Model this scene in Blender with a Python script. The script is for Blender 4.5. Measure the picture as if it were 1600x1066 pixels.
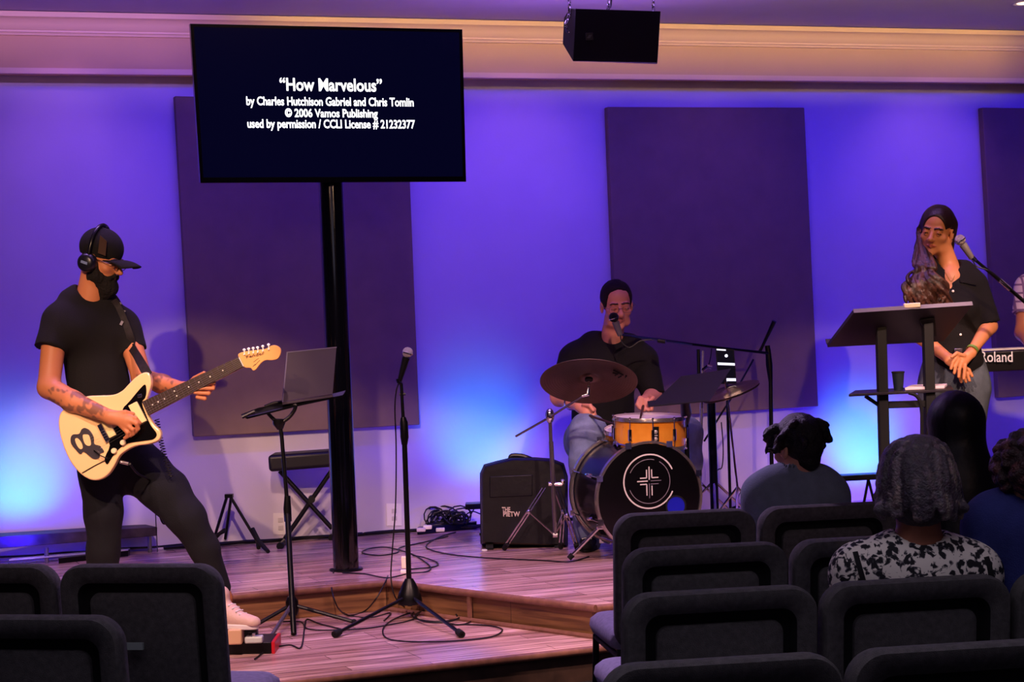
import bpy, bmesh, math, random
import numpy as np
from mathutils import Vector, Matrix, Euler
random.seed(7); rng = np.random.RandomState(7)
for o in list(bpy.data.objects): bpy.data.objects.remove(o)
SC = bpy.context.scene; COL = SC.collection
R = math.radians
# ------------------------------------------------------------- camera, exposure
F = 3000.0; EYE = 1.6; CAM = Vector((0, 0, EYE))
PITCH = math.atan(53 / F); ROLL = 0.031
fw = Vector((0, math.cos(PITCH), -math.sin(PITCH))); u0 = Vector((0, math.sin(PITCH), math.cos(PITCH)))
rt = Vector((1, 0, 0)) * math.cos(ROLL) - u0 * math.sin(ROLL)
up = Vector((1, 0, 0)) * math.sin(ROLL) + u0 * math.cos(ROLL)
cd = bpy.data.cameras.new('camera'); cam = bpy.data.objects.new('camera', cd); COL.objects.link(cam)
cam.matrix_world = Matrix(((rt.x, up.x, -fw.x, CAM.x), (rt.y, up.y, -fw.y, CAM.y), (rt.z, up.z, -fw.z, CAM.z), (0, 0, 0, 1)))
cd.sensor_width = 36; cd.lens = F / 1600 * 36; cd.clip_end = 100; SC.camera = cam
vs = SC.view_settings; vs.view_transform = 'Standard'; vs.look = 'None'; vs.gamma = 1; vs.use_curve_mapping = False; vs.exposure = 0.0

def ray(x, y): return fw + rt * ((x - 800) / F) + up * ((533 - y) / F)
def P(x, y, Y):
    d = ray(x, y); return CAM + d * (Y / d.y)
def PZ(x, y, z):
    d = ray(x, y); return CAM + d * ((z - EYE) / d.z)
def PW(x, y, p0, n):
    d = ray(x, y); return CAM + d * ((p0 - CAM).dot(n) / d.dot(n))

ZU, ZL = 0.30, 0.15                       # heights of the stage and of its step
WM = 0.34; WY0 = 11.47                    # back wall: Y = WY0 + WM * X
WDIR = Vector((1, WM, 0)).normalized(); WN = Vector((WM, -1, 0)).normalized()   # along the wall / out of the wall
WP = Vector((0, WY0, 0)); ZS = 2.955; ZC = 3.27
def W(x, y, off=0.0): return PW(x, y, WP + WN * off, WN)
def wallpt(X, z, off=0.0): return Vector((X, WY0 + WM * X, z)) + WN * off

# ------------------------------------------------------------- world and lights
w = bpy.data.worlds.new('World'); SC.world = w; w.use_nodes = True
bg = w.node_tree.nodes['Background']; bg.inputs[0].default_value = (0.16, 0.10, 0.30, 1); bg.inputs[1].default_value = 0.08

V3 = lambda *a: Vector(a)
def spot(name, loc, target, energy, color, size=60, blend=0.6, rad=0.05):
    l = bpy.data.lights.new(name, 'SPOT'); l.energy = energy; l.color = color; l.spot_size = R(size); l.spot_blend = blend; l.shadow_soft_size = rad
    o = bpy.data.objects.new(name, l); COL.objects.link(o); o.location = loc
    o.rotation_euler = (Vector(target) - Vector(loc)).to_track_quat('-Z', 'Y').to_euler(); return o
def area(name, loc, target, energy, color, sx, sy):
    l = bpy.data.lights.new(name, 'AREA'); l.energy = energy; l.color = color; l.shape = 'RECTANGLE'; l.size = sx; l.size_y = sy
    o = bpy.data.objects.new(name, l); COL.objects.link(o); o.location = loc
    o.rotation_euler = (Vector(target) - Vector(loc)).to_track_quat('-Z', 'Y').to_euler(); return o
WARM = (1.0, 0.62, 0.36); PINK = (1.0, 0.55, 0.62)
# stage lamps on the ceiling in front of the stage, their beams reach the performers, the stage floor and the foot of the wall
for sx, sy, e in ((-2.3, 5.6, 250), (-.9, 5.9, 430), (1.0, 6.3, 480), (2.9, 6.9, 420)):
    spot('stage_spot_light', (sx, sy, 3.2), (sx + .1, sy + 2.6, 3.2 - 2.6), e, (1.0, .60, .52), 49, .2, .05)
spot('drummer_spot_light', (.4, 6.9, 3.2), P(965, 600, 10.2), 150, (1.0, .48, .46), 19, .4, .04)
# narrow fill spots added to warm the guitarist and the woman
spot('performer_fill_light', (-1.9, 4.6, 3.2), P(190, 620, 8.8), 520, (1.0, .60, .34), 22, .35, .03)
spot('performer_fill_light', (2.3, 4.9, 3.2), P(1480, 480, 9.3), 300, (1.0, .56, .28), 15, .4, .03)
# weak warm light from the back of the hall
spot('hall_spot_light', (-2.2, 1.0, 3.1), P(600, 460, 10), 50, (1.0, .58, .40), 40, .5, .05)
spot('hall_spot_light', (2.6, 1.0, 3.1), P(1000, 460, 10), 50, (1.0, .58, .40), 40, .5, .05)
def strip(loc, target, energy, color, sx, sy, spread):
    o = area('soffit_fill_light', loc, target, energy, color, sx, sy); o.data.spread = R(spread); return o  # added unseen fill that lights the soffit, warm and violet
strip(wallpt(.9, 3.2, 1.9), wallpt(.9, 3.22, .3), 5, (1.0, .64, .28), 5.0, .04, 26)
strip(wallpt(-2.4, 3.2, 1.9), wallpt(-2.4, 3.22, .3), 2.2, (.5, .25, 1), 1.6, .04, 30)
# blue lamps standing on the floor by the wall
BLUE = (0.012, 0.0, 1.0); CYAN = (0.0, 0.5, 1.0)
for px, py, e in ((25, 745, 1.0), (748, 690, 1.0), (1345, 690, 1.05), (1730, 690, .8)):
    t = W(px, py); b = Vector((t.x, t.y, 0)) + WN * 0.50; b.z = 0.46
    spot('blue_floor_light', b, t + V3(0, 0, .1), 34 * e, BLUE, 168, 1, .05)
    spot('blue_floor_light', b, t, 30 * e, CYAN, 70, 1, .05)
# violet downlights in the ceiling close to the wall
for px, e in ((100, 1), (330, .2), (800, .95), (1110, .35), (1440, 1), (1700, .7)):
    t = W(px, 300); b = t + WN * 0.95; b.z = 3.2
    spot('violet_down_light', b, t, 17 * e, (0.58, 0.22, 1.0), 66, 1, .04)
w_ = area('blue_wash_light', wallpt(.6, 3.2, 1.25), wallpt(.6, 2.0, 0), 40, (0.012, 0.0, 1.0), 7.0, .1); w_.data.spread = R(110)
g_ = area('chair_fill_light', (0, 4.0, 3.2), (0, 4.6, 0), 21, (0.85, 0.75, 1.0), 4, 2.5); g_.data.spread = R(115)  # added fill above the rows, brightens the chair tops
area('back_glow_light', (0, -.5, 2.6), (0, 4, 0.8), 5, (0.8, 0.7, 1.0), 3, .8)
spot('ceiling_fill_light', (.6, 10.0, 2.0), (.6, 9.4, 3.27), 120, (0.40, 0.15, 1.0), 150, 1, .1)  # added violet uplight without a fixture, tints the ceiling
for q_, tg in (((-.6, 9.0, 3.2), (.6, 6.9, .45)), ((-.3, 8.6, 3.2), (-.75, 6.2, .45))):
    spot('seat_fill_light', q_, tg, 330, (0.78, 0.52, 1.0), 40, .6, .1)  # added violet fill aimed at the chair seats
s_ = area('stage_violet_fill', (-.2, 9.0, 3.22), (-.2, 8.9, 0), 24, (0.58, 0.30, 1.0), 5, .3); s_.data.spread = R(75)  # added violet fill, tints the stage floor and heads
area('aisle_violet_light', (-.3, 8.6, 3.22), (0, 6.4, 0.5), 15, (0.5, 0.28, 1.0), 3, .3)

# ------------------------------------------------------------- materials
def lin(h):
    h = h.lstrip('#'); c = [int(h[i:i + 2], 16) / 255 for i in (0, 2, 4)]
    return tuple((v / 12.92 if v <= .04045 else ((v + .055) / 1.055) ** 2.4) for v in c) + (1,)
MATS = {}
def mat(name, col, rough=.6, metal=0, noise=0, nscale=40, bump=0, bscale=200, emit=None, es=1, spec=.35, alpha=None, trans=0, col2=None, sheen=0, attr=False):
    if name in MATS: return MATS[name]
    m = bpy.data.materials.new(name); m.use_nodes = True; nt = m.node_tree; b = nt.nodes['Principled BSDF']
    c = lin(col) if isinstance(col, str) else col
    b.inputs['Base Color'].default_value = c; b.inputs['Roughness'].default_value = rough; b.inputs['Metallic'].default_value = metal
    b.inputs['Specular IOR Level'].default_value = spec
    if sheen: b.inputs['Sheen Weight'].default_value = sheen
    if trans: b.inputs['Transmission Weight'].default_value = trans
    if alpha is not None: b.inputs['Alpha'].default_value = alpha
    if emit: b.inputs['Emission Color'].default_value = lin(emit); b.inputs['Emission Strength'].default_value = es
    tc = nt.nodes.new('ShaderNodeTexCoord')
    if attr:
        a = nt.nodes.new('ShaderNodeAttribute'); a.attribute_name = 'Col'; src = a.outputs['Color']
        if noise:
            n = nt.nodes.new('ShaderNodeTexNoise'); n.inputs['Scale'].default_value = nscale; nt.links.new(tc.outputs['Object'], n.inputs['Vector'])
            mx = nt.nodes.new('ShaderNodeMixRGB'); mx.blend_type = 'MULTIPLY'; mx.inputs[0].default_value = noise
            nt.links.new(src, mx.inputs[1]); nt.links.new(n.outputs['Color'], mx.inputs[2]); src = mx.outputs[0]
        nt.links.new(src, b.inputs['Base Color'])
    elif noise:
        n = nt.nodes.new('ShaderNodeTexNoise'); n.inputs['Scale'].default_value = nscale; n.inputs['Detail'].default_value = 5
        nt.links.new(tc.outputs['Object'], n.inputs['Vector'])
        r = nt.nodes.new('ShaderNodeValToRGB'); r.color_ramp.elements[0].position = .3; r.color_ramp.elements[1].position = .7
        lo = tuple(v * (1 - noise) for v in c[:3]) + (1,); hi = lin(col2) if col2 else tuple(min(1, v * (1 + noise)) for v in c[:3]) + (1,)
        r.color_ramp.elements[0].color = lo if not col2 else c; r.color_ramp.elements[1].color = hi
        nt.links.new(n.outputs['Fac'], r.inputs[0]); nt.links.new(r.outputs[0], b.inputs['Base Color'])
    if bump:
        n2 = nt.nodes.new('ShaderNodeTexNoise'); n2.inputs['Scale'].default_value = bscale; n2.inputs['Detail'].default_value = 4
        nt.links.new(tc.outputs['Object'], n2.inputs['Vector'])
        bp = nt.nodes.new('ShaderNodeBump'); bp.inputs['Strength'].default_value = bump; bp.inputs['Distance'].default_value = .01
        nt.links.new(n2.outputs['Fac'], bp.inputs['Height']); nt.links.new(bp.outputs[0], b.inputs['Normal'])
    MATS[name] = m; return m

def planks(name, ang, vert, w, l, c1, c2, cm, rough):
    m = bpy.data.materials.new(name); m.use_nodes = True; nt = m.node_tree; N = nt.nodes; L = nt.links; b = N['Principled BSDF']
    tc = N.new('ShaderNodeTexCoord'); mp = N.new('ShaderNodeMapping'); mp.vector_type = 'POINT'
    L.new(tc.outputs['Object'], mp.inputs[0])
    if vert: # x along, z up -> brick y
        mp.inputs['Rotation'].default_value = (0, 0, -ang)
        s = N.new('ShaderNodeSeparateXYZ'); L.new(mp.outputs[0], s.inputs[0]); cb = N.new('ShaderNodeCombineXYZ'); L.new(s.outputs[0], cb.inputs[0]); L.new(s.outputs[2], cb.inputs[1]); vec = cb.outputs[0]
    else:
        mp.inputs['Rotation'].default_value = (0, 0, -ang); vec = mp.outputs[0]
    br = N.new('ShaderNodeTexBrick'); br.inputs['Scale'].default_value = 1; br.inputs['Brick Width'].default_value = l; br.inputs['Row Height'].default_value = w
    br.inputs['Mortar Size'].default_value = .0016; br.inputs['Mortar Smooth'].default_value = .2; br.inputs['Bias'].default_value = 0
    br.inputs['Color1'].default_value = lin(c1); br.inputs['Color2'].default_value = lin(c2); br.inputs['Mortar'].default_value = lin(cm); br.offset = .37; br.offset_frequency = 3
    L.new(vec, br.inputs[0])
    m2 = N.new('ShaderNodeMapping'); m2.inputs['Scale'].default_value = (1.6, 26, 1); L.new(vec, m2.inputs[0])
    n = N.new('ShaderNodeTexNoise'); n.inputs['Scale'].default_value = 1.6; n.inputs['Detail'].default_value = 6; n.inputs['Distortion'].default_value = .6; L.new(m2.outputs[0], n.inputs[0])
    rp = N.new('ShaderNodeValToRGB'); rp.color_ramp.elements[0].position = .34; rp.color_ramp.elements[0].color = (.28, .23, .25, 1); rp.color_ramp.elements[1].position = .66; rp.color_ramp.elements[1].color = (1, 1, 1, 1); L.new(n.outputs['Fac'], rp.inputs[0])
    mx = N.new('ShaderNodeMixRGB'); mx.blend_type = 'MULTIPLY'; mx.inputs[0].default_value = .9; L.new(br.outputs[0], mx.inputs[1]); L.new(rp.outputs[0], mx.inputs[2]); L.new(mx.outputs[0], b.inputs['Base Color'])
    b.inputs['Roughness'].default_value = rough
    bp = N.new('ShaderNodeBump'); bp.inputs['Strength'].default_value = .15; bp.inputs['Distance'].default_value = .004; L.new(n.outputs['Fac'], bp.inputs['Height']); L.new(bp.outputs[0], b.inputs['Normal'])
    MATS[name] = m; return m

BLK = mat('black metal', '#0b0b0d', .35, .3); MBLK = mat('matte black', '#0c0c0e', .7); CHR = mat('chrome', '#d8d8dc', .12, 1); RUB = mat('black rubber', '#08080a', .8)
CAB = mat('cable black', '#0a090b', .5); WHT = mat('white plastic', '#e6e2dc', .45)

# ------------------------------------------------------------- mesh helpers
def V(*a): return Vector(a)
class MB:
    def __init__(s): s.v = []; s.f = []; s.sm = []
    def add(s, vs_, fs, smooth=False):
        n = len(s.v); s.v += [tuple(v) for v in vs_]; s.f += [tuple(i + n for i in f) for f in fs]; s.sm += [smooth] * len(fs); return s
    def box(s, c, sz, rot=None):
        M = rot if rot is not None else Matrix.Identity(3); c = Vector(c)
        pts = [c + M @ Vector((sx * sz[0] / 2, sy * sz[1] / 2, sz_ * sz[2] / 2)) for sx in (-1, 1) for sy in (-1, 1) for sz_ in (-1, 1)]
        return s.add(pts, [(0, 1, 3, 2), (4, 6, 7, 5), (0, 4, 5, 1), (2, 3, 7, 6), (0, 2, 6, 4), (1, 5, 7, 3)])
    def tube(s, pts, r, n=10, closed=False, caps=True, sq=None):
        pts = [Vector(p) for p in pts]; N = len(pts); rr = r if hasattr(r, '__len__') else [r] * N; rings = []
        up_ = None
        for i in range(N):
            a = pts[(i - 1) % N] if (closed or i > 0) else pts[0]; b = pts[(i + 1) % N] if (closed or i < N - 1) else pts[-1]
            t = (b - a)
            if t.length < 1e-9: t = Vector((0, 0, 1))
            t.normalize()
            if up_ is None:
                up_ = t.orthogonal().normalized() if sq is None else (Vector(sq[0]) - t * Vector(sq[0]).dot(t)).normalized()
            else:
                up_ = (up_ - t * up_.dot(t)); up_ = up_.normalized() if up_.length > 1e-6 else t.orthogonal().normalized()
            w_ = t.cross(up_)
            k1, k2 = (1, 1) if sq is None else (1, sq[1])
            rings.append([pts[i] + (up_ * math.cos(2 * math.pi * j / n) * k1 + w_ * math.sin(2 * math.pi * j / n) * k2) * rr[i] for j in range(n)])
        vs_ = [p for q in rings for p in q]; fs = []
        for i in range(N if closed else N - 1):
            a = i * n; b = ((i + 1) % N) * n
            for j in range(n): fs.append((a + j, a + (j + 1) % n, b + (j + 1) % n, b + j))
        s.add(vs_, fs, True)
        if caps and not closed: s.add(rings[0], [tuple(range(n - 1, -1, -1))]); s.add(rings[-1], [tuple(range(n))])
        return s
    def cyl(s, a, b, r, r2=None, n=20): return s.tube([a, b], [r, r if r2 is None else r2], n)
    def lathe(s, prof, o, axis, n=32, ref=None):      # prof: (radius, height)
        ax = Vector(axis).normalized(); u = ax.orthogonal().normalized() if ref is None else Vector(ref); v = ax.cross(u); o = Vector(o); vs_ = []; fs = []
        for (r, h) in prof:
            for j in range(n):
                a = 2 * math.pi * j / n; vs_.append(o + ax * h + (u * math.cos(a) + v * math.sin(a)) * max(r, 1e-5))
        for i in range(len(prof) - 1):
            for j in range(n): fs.append((i * n + j, i * n + (j + 1) % n, (i + 1) * n + (j + 1) % n, (i + 1) * n + j))
        return s.add(vs_, fs, True)
    def prism(s, pts, off):                            # polygon (list of points) extruded by vector
        pts = [Vector(p) for p in pts]; n = len(pts); off = Vector(off)
        fs = [tuple(range(n)), tuple(range(2 * n - 1, n - 1, -1))] + [(i, i + n, (i + 1) % n + n, (i + 1) % n) for i in range(n)]
        return s.add(pts + [p + off for p in pts], fs)
    def ball(s, c, r, n=16, sc=(1, 1, 1), M=None):
        c = Vector(c); M = M or Matrix.Identity(3); vs_ = []; fs = []; m = n // 2
        for i in range(m + 1):
            for j in range(n):
                a = math.pi * i / m; b = 2 * math.pi * j / n
                vs_.append(c + M @ Vector((r * sc[0] * math.sin(a) * math.cos(b), r * sc[1] * math.sin(a) * math.sin(b), r * sc[2] * math.cos(a))))
        for i in range(m):
            for j in range(n): fs.append((i * n + j, (i + 1) * n + j, (i + 1) * n + (j + 1) % n, i * n + (j + 1) % n))
        return s.add(vs_, fs, True)
    def build(s, name, m, parent=None, bevel=0, seg=2, smooth=None, sub=0):
        me = bpy.data.meshes.new(name); me.from_pydata(s.v, [], s.f)
        bm = bmesh.new(); bm.from_mesh(me); bmesh.ops.remove_doubles(bm, verts=bm.verts, dist=1e-6)
        bmesh.ops.recalc_face_normals(bm, faces=bm.faces)
        bm.to_mesh(me); bm.free()
        ang = R(40)
        for p in me.polygons: p.use_smooth = True
        me.set_sharp_from_angle(angle=ang)
        me.materials.append(m); o = bpy.data.objects.new(name, me); COL.objects.link(o)
        if bevel:
            md = o.modifiers.new('b', 'BEVEL'); md.width = bevel; md.segments = seg; md.limit_method = 'ANGLE'; md.angle_limit = R(40)
        if sub:
            md = o.modifiers.new('s', 'SUBSURF'); md.levels = sub; md.render_levels = sub
        if parent: attach(o, parent)
        return o
def attach(o, parent):
    o.parent = parent
    q = parent; off = Vector((0, 0, 0))
    while q is not None and q.type == 'EMPTY' and q.get('_abs', 1): off = Vector(q['_loc']); break
    o.matrix_parent_inverse = Matrix.Translation(-off) if q is not None and q.type == 'EMPTY' else Matrix.Identity(4)
def thing(name, label, cat, loc=(0, 0, 0), group=None):
    o = bpy.data.objects.new(name, None); COL.objects.link(o); o.location = loc; o['_loc'] = tuple(loc); o.empty_display_size = .05
    o['label'] = label; o['category'] = cat
    if group: o['group'] = group
    return o
def tag(o, label, cat, group=None):
    o['label'] = label; o['category'] = cat
    if group: o['group'] = group
    return o
def struct(o): o['kind'] = 'structure'; return o
def text(name, s, m, origin, xdir, ydir, height, parent, ext=.001, bold=0, align='CENTER', width=None):
    cu = bpy.data.curves.new(name, 'FONT'); cu.body = s; cu.size = 1; cu.extrude = 0; cu.offset = bold; cu.align_x = align; cu.resolution_u = 3
    to = bpy.data.objects.new(name + '_tmp', cu); COL.objects.link(to); bpy.context.view_layer.update()
    me = bpy.data.meshes.new_from_object(to.evaluated_get(bpy.context.evaluated_depsgraph_get())); bpy.data.objects.remove(to)
    xd = Vector(xdir).normalized(); yd = Vector(ydir).normalized(); nd = xd.cross(yd); o_ = Vector(origin)
    co = [v.co.copy() for v in me.vertices]; xs = [c.x for c in co]; sx = height
    if width: sx = width / (max(xs) - min(xs))
    for v, c in zip(me.vertices, co): v.co = o_ + xd * (c.x * sx) + yd * (c.y * height) + nd * ext
    me.materials.clear(); me.materials.append(m); me.name = name
    o = bpy.data.objects.new(name, me); COL.objects.link(o); attach(o, parent); return o
def smooth_path(pts, k=6, closed=False):
    pts = [Vector(p) for p in pts]; n = len(pts); out = []
    for i in range(n if closed else n - 1):
        g = (lambda j: pts[j % n]) if closed else (lambda j: pts[min(max(j, 0), n - 1)])
        p0, p1, p2, p3 = g(i - 1), g(i), g(i + 1), g(i + 2)
        for t in range(k):
            t /= k; out.append(.5 * ((2 * p1) + (p2 - p0) * t + (2 * p0 - 5 * p1 + 4 * p2 - p3) * t * t + (3 * p1 - p0 - 3 * p2 + p3) * t ** 3))
    if not closed: out.append(pts[-1])
    return out
# ============================================================= the room
MWALL = mat('painted wall', '#cdc6cf', .75, 0, .03, 3, .04, 90)
MCEIL = mat('ceiling paint', '#b9b2bd', .85, 0, .03, 4)
MSOF = mat('cream soffit paint', '#d2b070', .7, 0, .02, 5)
MTRIM = mat('cream trim paint', '#e6c88c', .5)
MFLOOR = mat('dark carpet', '#1a171c', .95, 0, .35, 60, .5, 300)
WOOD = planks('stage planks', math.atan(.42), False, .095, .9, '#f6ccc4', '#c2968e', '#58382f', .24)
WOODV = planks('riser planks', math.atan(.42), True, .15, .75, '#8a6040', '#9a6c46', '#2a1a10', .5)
WOODE = mat('plank nosing', '#7c5548', .4, 0, .2, 30)
XL, XR = -6.5, 7.5
def wp(X, z, off=0): return wallpt(X, z, off)
# wall with thickness
o = MB().prism([wp(XL, 0), wp(XR, 0), wp(XR, ZC + .2), wp(XL, ZC + .2)], -WN * .15).build('wall_back', MWALL); struct(o)
o = MB().prism([V(XL, -1, -.05), V(XR, -1, -.05), V(XR, wp(XR, 0).y, -.05), V(XL, wp(XL, 0).y, -.05)], V(0, 0, .05)).build('floor', MFLOOR); struct(o)
o = MB().prism([V(XL, -1, ZC), V(XR, -1, ZC), V(XR, wp(XR, 0).y, ZC), V(XL, wp(XL, 0).y, ZC)], V(0, 0, .1)).build('ceiling', MCEIL); struct(o)
# soffit along the top of the wall, a box that projects into the room
SO = .18
m_ = MB().prism([wp(XL, ZS), wp(XL, ZS, SO), wp(XL, ZC - .002, SO), wp(XL, ZC - .002)], (wp(XR, 0) - wp(XL, 0)))
struct(m_.build('trim_1', MSOF))
# crown moulding: stepped profile swept along the soffit
prof = [(0, 0), (.018, 0), (.022, .012), (.030, .016), (.030, .026), (.040, .032), (.048, .055), (.066, .078), (.084, .088), (.092, .090), (.092, .118), (0, .118)]
zc0 = ZC - .122
m_ = MB().prism([wp(XL, zc0 + z, SO + d) for d, z in prof], (wp(XR, 0) - wp(XL, 0))); struct(m_.build('trim_2', MTRIM))
m_ = MB().prism([wp(XL, ZS - .012, SO - .03), wp(XL, ZS - .012, SO + .012), wp(XL, ZS + .018, SO + .012), wp(XL, ZS + .018, SO - .03)], (wp(XR, 0) - wp(XL, 0))); struct(m_.build('trim_3', MTRIM))
# stage and step platforms
SD = Vector((1, .42, 0)).normalized()
A = PZ(605, 906, ZU); B = PZ(931, 945, ZU); A.z = B.z = 0
A0 = A - SD * 5.5; B1 = B + SD * 7.0
def zz(p, z): return Vector((p.x, p.y, z))
back = [wp(XR, 0, .005), wp(XL, 0, .005)]
outl = [A0, A, B, B1] + back
struct(MB().prism([zz(p, ZU - .02) for p in outl], V(0, 0, .02)).build('stage_floor', WOOD))
def ins(p, d): return p + Vector((SD.y, -SD.x, 0)) * d
AB = (B - A).normalized(); ABn = Vector((-AB.y, AB.x, 0)); ABn = ABn if ABn.y > 0 else -ABn
def faceboard(p, q, z0, z1, n, nm, m, th=.02):
    return struct(MB().prism([zz(p, z0), zz(q, z0), zz(q, z1), zz(p, z1)], n * th).build(nm, m))
SN = Vector((-SD.y, SD.x, 0))
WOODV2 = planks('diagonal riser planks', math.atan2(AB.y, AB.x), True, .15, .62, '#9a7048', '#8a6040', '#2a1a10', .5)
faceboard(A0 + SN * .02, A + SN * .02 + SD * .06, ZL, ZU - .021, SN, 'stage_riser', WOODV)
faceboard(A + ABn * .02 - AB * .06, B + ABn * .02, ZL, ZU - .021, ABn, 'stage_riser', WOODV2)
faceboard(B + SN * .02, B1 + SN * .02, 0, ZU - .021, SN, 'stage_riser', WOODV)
# bull-nosed edge strips of the stage
def nose(p, q, z, nm): return struct(MB().tube([zz(p, z), zz(q, z)], .017, 10).build(nm, WOODE))
for p, q in ((A0, A), (A, B), (B, B1)): nose(p, q, ZU - .017, 'stage_nosing')
# step
L1 = PZ(440, 1063, ZL); L2 = PZ(905, 1012, ZL); L1.z = L2.z = 0; LD = (L2 - L1).normalized(); L0 = L1 - LD * 5; L3 = L2 + LD * 2.2
LN = Vector((-LD.y, LD.x, 0))
outl = [L0, L3, L3 + LN * 1.0, B + ABn * .03, A + ABn * .03 + SN * .03, A0 + SN * .03]
struct(MB().prism([zz(p, ZL - .02) for p in outl], V(0, 0, .02)).build('step_floor', WOOD))
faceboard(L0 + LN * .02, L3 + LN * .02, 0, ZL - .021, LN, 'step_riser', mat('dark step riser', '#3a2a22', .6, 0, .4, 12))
nose(L0, L3, ZL - .017, 'step_nosing')
# base shoe moulding under the diagonal riser and vertical corner strip
struct(MB().tube([zz(A - ABn * .005, ZL + .008), zz(B - ABn * .005, ZL + .008)], .012, 8).build('trim_4', WOODE))
sp_ = A.lerp(B, .42); struct(MB().box(zz(sp_ - ABn * .002, ZL + .075), (.02, .012, .12), Matrix.Rotation(math.atan2(AB.y, AB.x), 3, 'Z')).build('trim_5', WOODE))
# recessed ceiling lamp at the top right corner
dl = PZ(1603, 5, ZC - .001)
t = thing('recessed_lamp', 'small round recessed lamp in the ceiling above the right end of the stage', 'lamp', dl)
MB().lathe([(.052, 0), (.075, -.004), (.078, 0)], dl, (0, 0, 1), 32).build('trim_ring', WHT, t)
MB().lathe([(0, -.001), (.052, -.001), (.052, .0)], dl, (0, 0, 1), 32).build('diffuser', mat('lamp glow', '#fff0d0', .5, emit='#ffe8c0', es=3), t)

# ============================================================= acoustic panels
MPAN = mat('panel fabric', '#84705a', .95, 0, .06, 8, .25, 700)
def panel(cs, label, th=.055):
    q = [W(x, y, .06) for x, y in cs]
    c = sum(q, Vector()) / 4
    t = thing('acoustic_panel', label, 'panel', Vector((c.x, c.y, q[3].z)), 'fabric acoustic panels on the wall')
    MB().prism(q, -WN * th).build('panel_face', MPAN, t, bevel=.006)
    MB().prism([p.lerp(c, .06) - WN * .056 for p in q], -WN * .0035).build('backing_frame', MBLK, t)
panel([(273, 150), (636, 160), (656, 664), (303, 683)], 'dark fabric acoustic panel partly behind the television and its pole')
panel([(949, 167), (1257, 168), (1279, 635), (968, 655)], 'dark fabric acoustic panel on the wall behind the seated drummer')
panel([(1535, 168), (1850, 172), (1872, 600), (1561, 622)], 'dark fabric acoustic panel at the right edge, behind the keyboard')

# ============================================================= television and pole
tvn = Vector((.30, -1, -.13)).normalized(); TVY = 9.46
tvc = P(515, 163, TVY)
TL, TR, BR, BL = [PW(x, y, tvc, tvn) for x, y in ((297, 37), (722, 46), (728, 284), (313, 286))]
t = thing('television', 'large flat television showing white song credits, mounted on top of the black pole', 'television', tvc)
MB().prism([TL, TR, BR, BL], -tvn * .045).build('casing', mat('tv casing', '#08080a', .25), t, bevel=.004)
def tvp(u, v, off=.0): return (TL.lerp(TR, u)).lerp(BL.lerp(BR, u), v) + tvn * off
a = [tvp(.012, .02, .002), tvp(.988, .02, .002), tvp(.988, .965, .002), tvp(.012, .965, .002)]
scr = MB().prism(a, -tvn * .001).build('screen', mat('screen glass', '#02020a', .12, emit='#03031c', es=1.0), t)
b4 = [tvp(0, 0, .004), tvp(1, 0, .004), tvp(1, 1, .004), tvp(0, 1, .004)]
fr = MB()
for i in range(4):
    j = (i + 1) % 4; fr.prism([b4[i], b4[j], a[j] + tvn * .002, a[i] + tvn * .002], -tvn * .006)
fr.build('bezel', mat('tv bezel', '#060607', .2), t)
c1 = tvc - tvn * .05
MB().box(c1 + V(0, .03, 0), (.4, .03, .3), Matrix.Rotation(math.atan(.30), 3, 'Z')).build('wall_mount', BLK, t)
GL = mat('screen letters', '#ffffff', .5, emit='#ffffff', es=2.2)
xd = (tvp(1, .5) - tvp(0, .5)).normalized(); yd = (tvp(.5, 0) - tvp(.5, 1)).normalized()
def tvtext(s, x0, x1, y, h, nm='lyric_line'):
    p = PW((x0 + x1) / 2, y, tvc + tvn * .004, tvn); wd = (x1 - x0) / (F / TVY) * 1.0
    o = text(nm, s, GL, p, xd, yd, h, t, 0, .022, width=wd); o.parent = scr; o.matrix_parent_inverse = Matrix.Identity(4); return o
tvtext('\u201cHow Marvelous\u201d', 437, 599, 142, .086)
tvtext('by Charles Hutchison Gabriel and Chris Tomlin', 385, 650, 165, .058)
tvtext('\u00a9 2006 Vamos Publishing', 445, 592, 183, .056)
tvtext('used by permission / CCLI License # 21232377', 386, 652, 200, .058)
pb = PZ(541, 891, ZU); ptop = P(516, 262, pb.y + .02)
t = thing('television_pole', 'thick glossy black pole rising from the stage floor to the television', 'pole', pb)
dirp = (ptop - pb)
MB().cyl(pb + dirp * .002, ptop, .065, .062, 32).build('pole', mat('gloss black paint', '#060608', .1, .2, spec=.8), t)
MB().lathe([(0, 0), (.085, 0), (.085, .008), (.067, .012), (0, .012)], pb, (0, 0, 1), 32).build('base_flange', BLK, t)

# ============================================================= hanging loudspeaker
SY = 8.6
t = thing('hanging_loudspeaker', 'black loudspeaker hanging on chains from the ceiling', 'speaker', P(955, 97, SY))
fr4 = [P(899, 14, SY), P(1032, 18, SY + .03), P(1027, 99, SY + .03), P(895, 96, SY)]
pb_ = [P(880, 22, SY + .17), P(1015, 22, SY + .42), P(1012, 92, SY + .42), P(880, 69, SY + .2)]
m_ = MB(); 
vv = fr4 + [P(890, 15, SY + .22), P(1022, 19, SY + .42), P(1018, 90, SY + .42), P(888, 80, SY + .22)]
prof_ = [P(899, 14, SY), P(881, 27, SY + .10), P(879, 69, SY + .13), P(895, 96, SY)]
dx = P(1032, 18, SY + .03) - P(899, 14, SY)
bk = [P(899, 14, SY), P(890, 13, SY + .06), P(881, 27, SY + .15), P(879, 69, SY + .17), P(895, 96, SY)]
m_.prism(bk, dx + V(0, .02, 0)).build('cabinet', mat('speaker cabinet', '#1a1517', .6, 0, .2, 60), t, bevel=.004)
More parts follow.
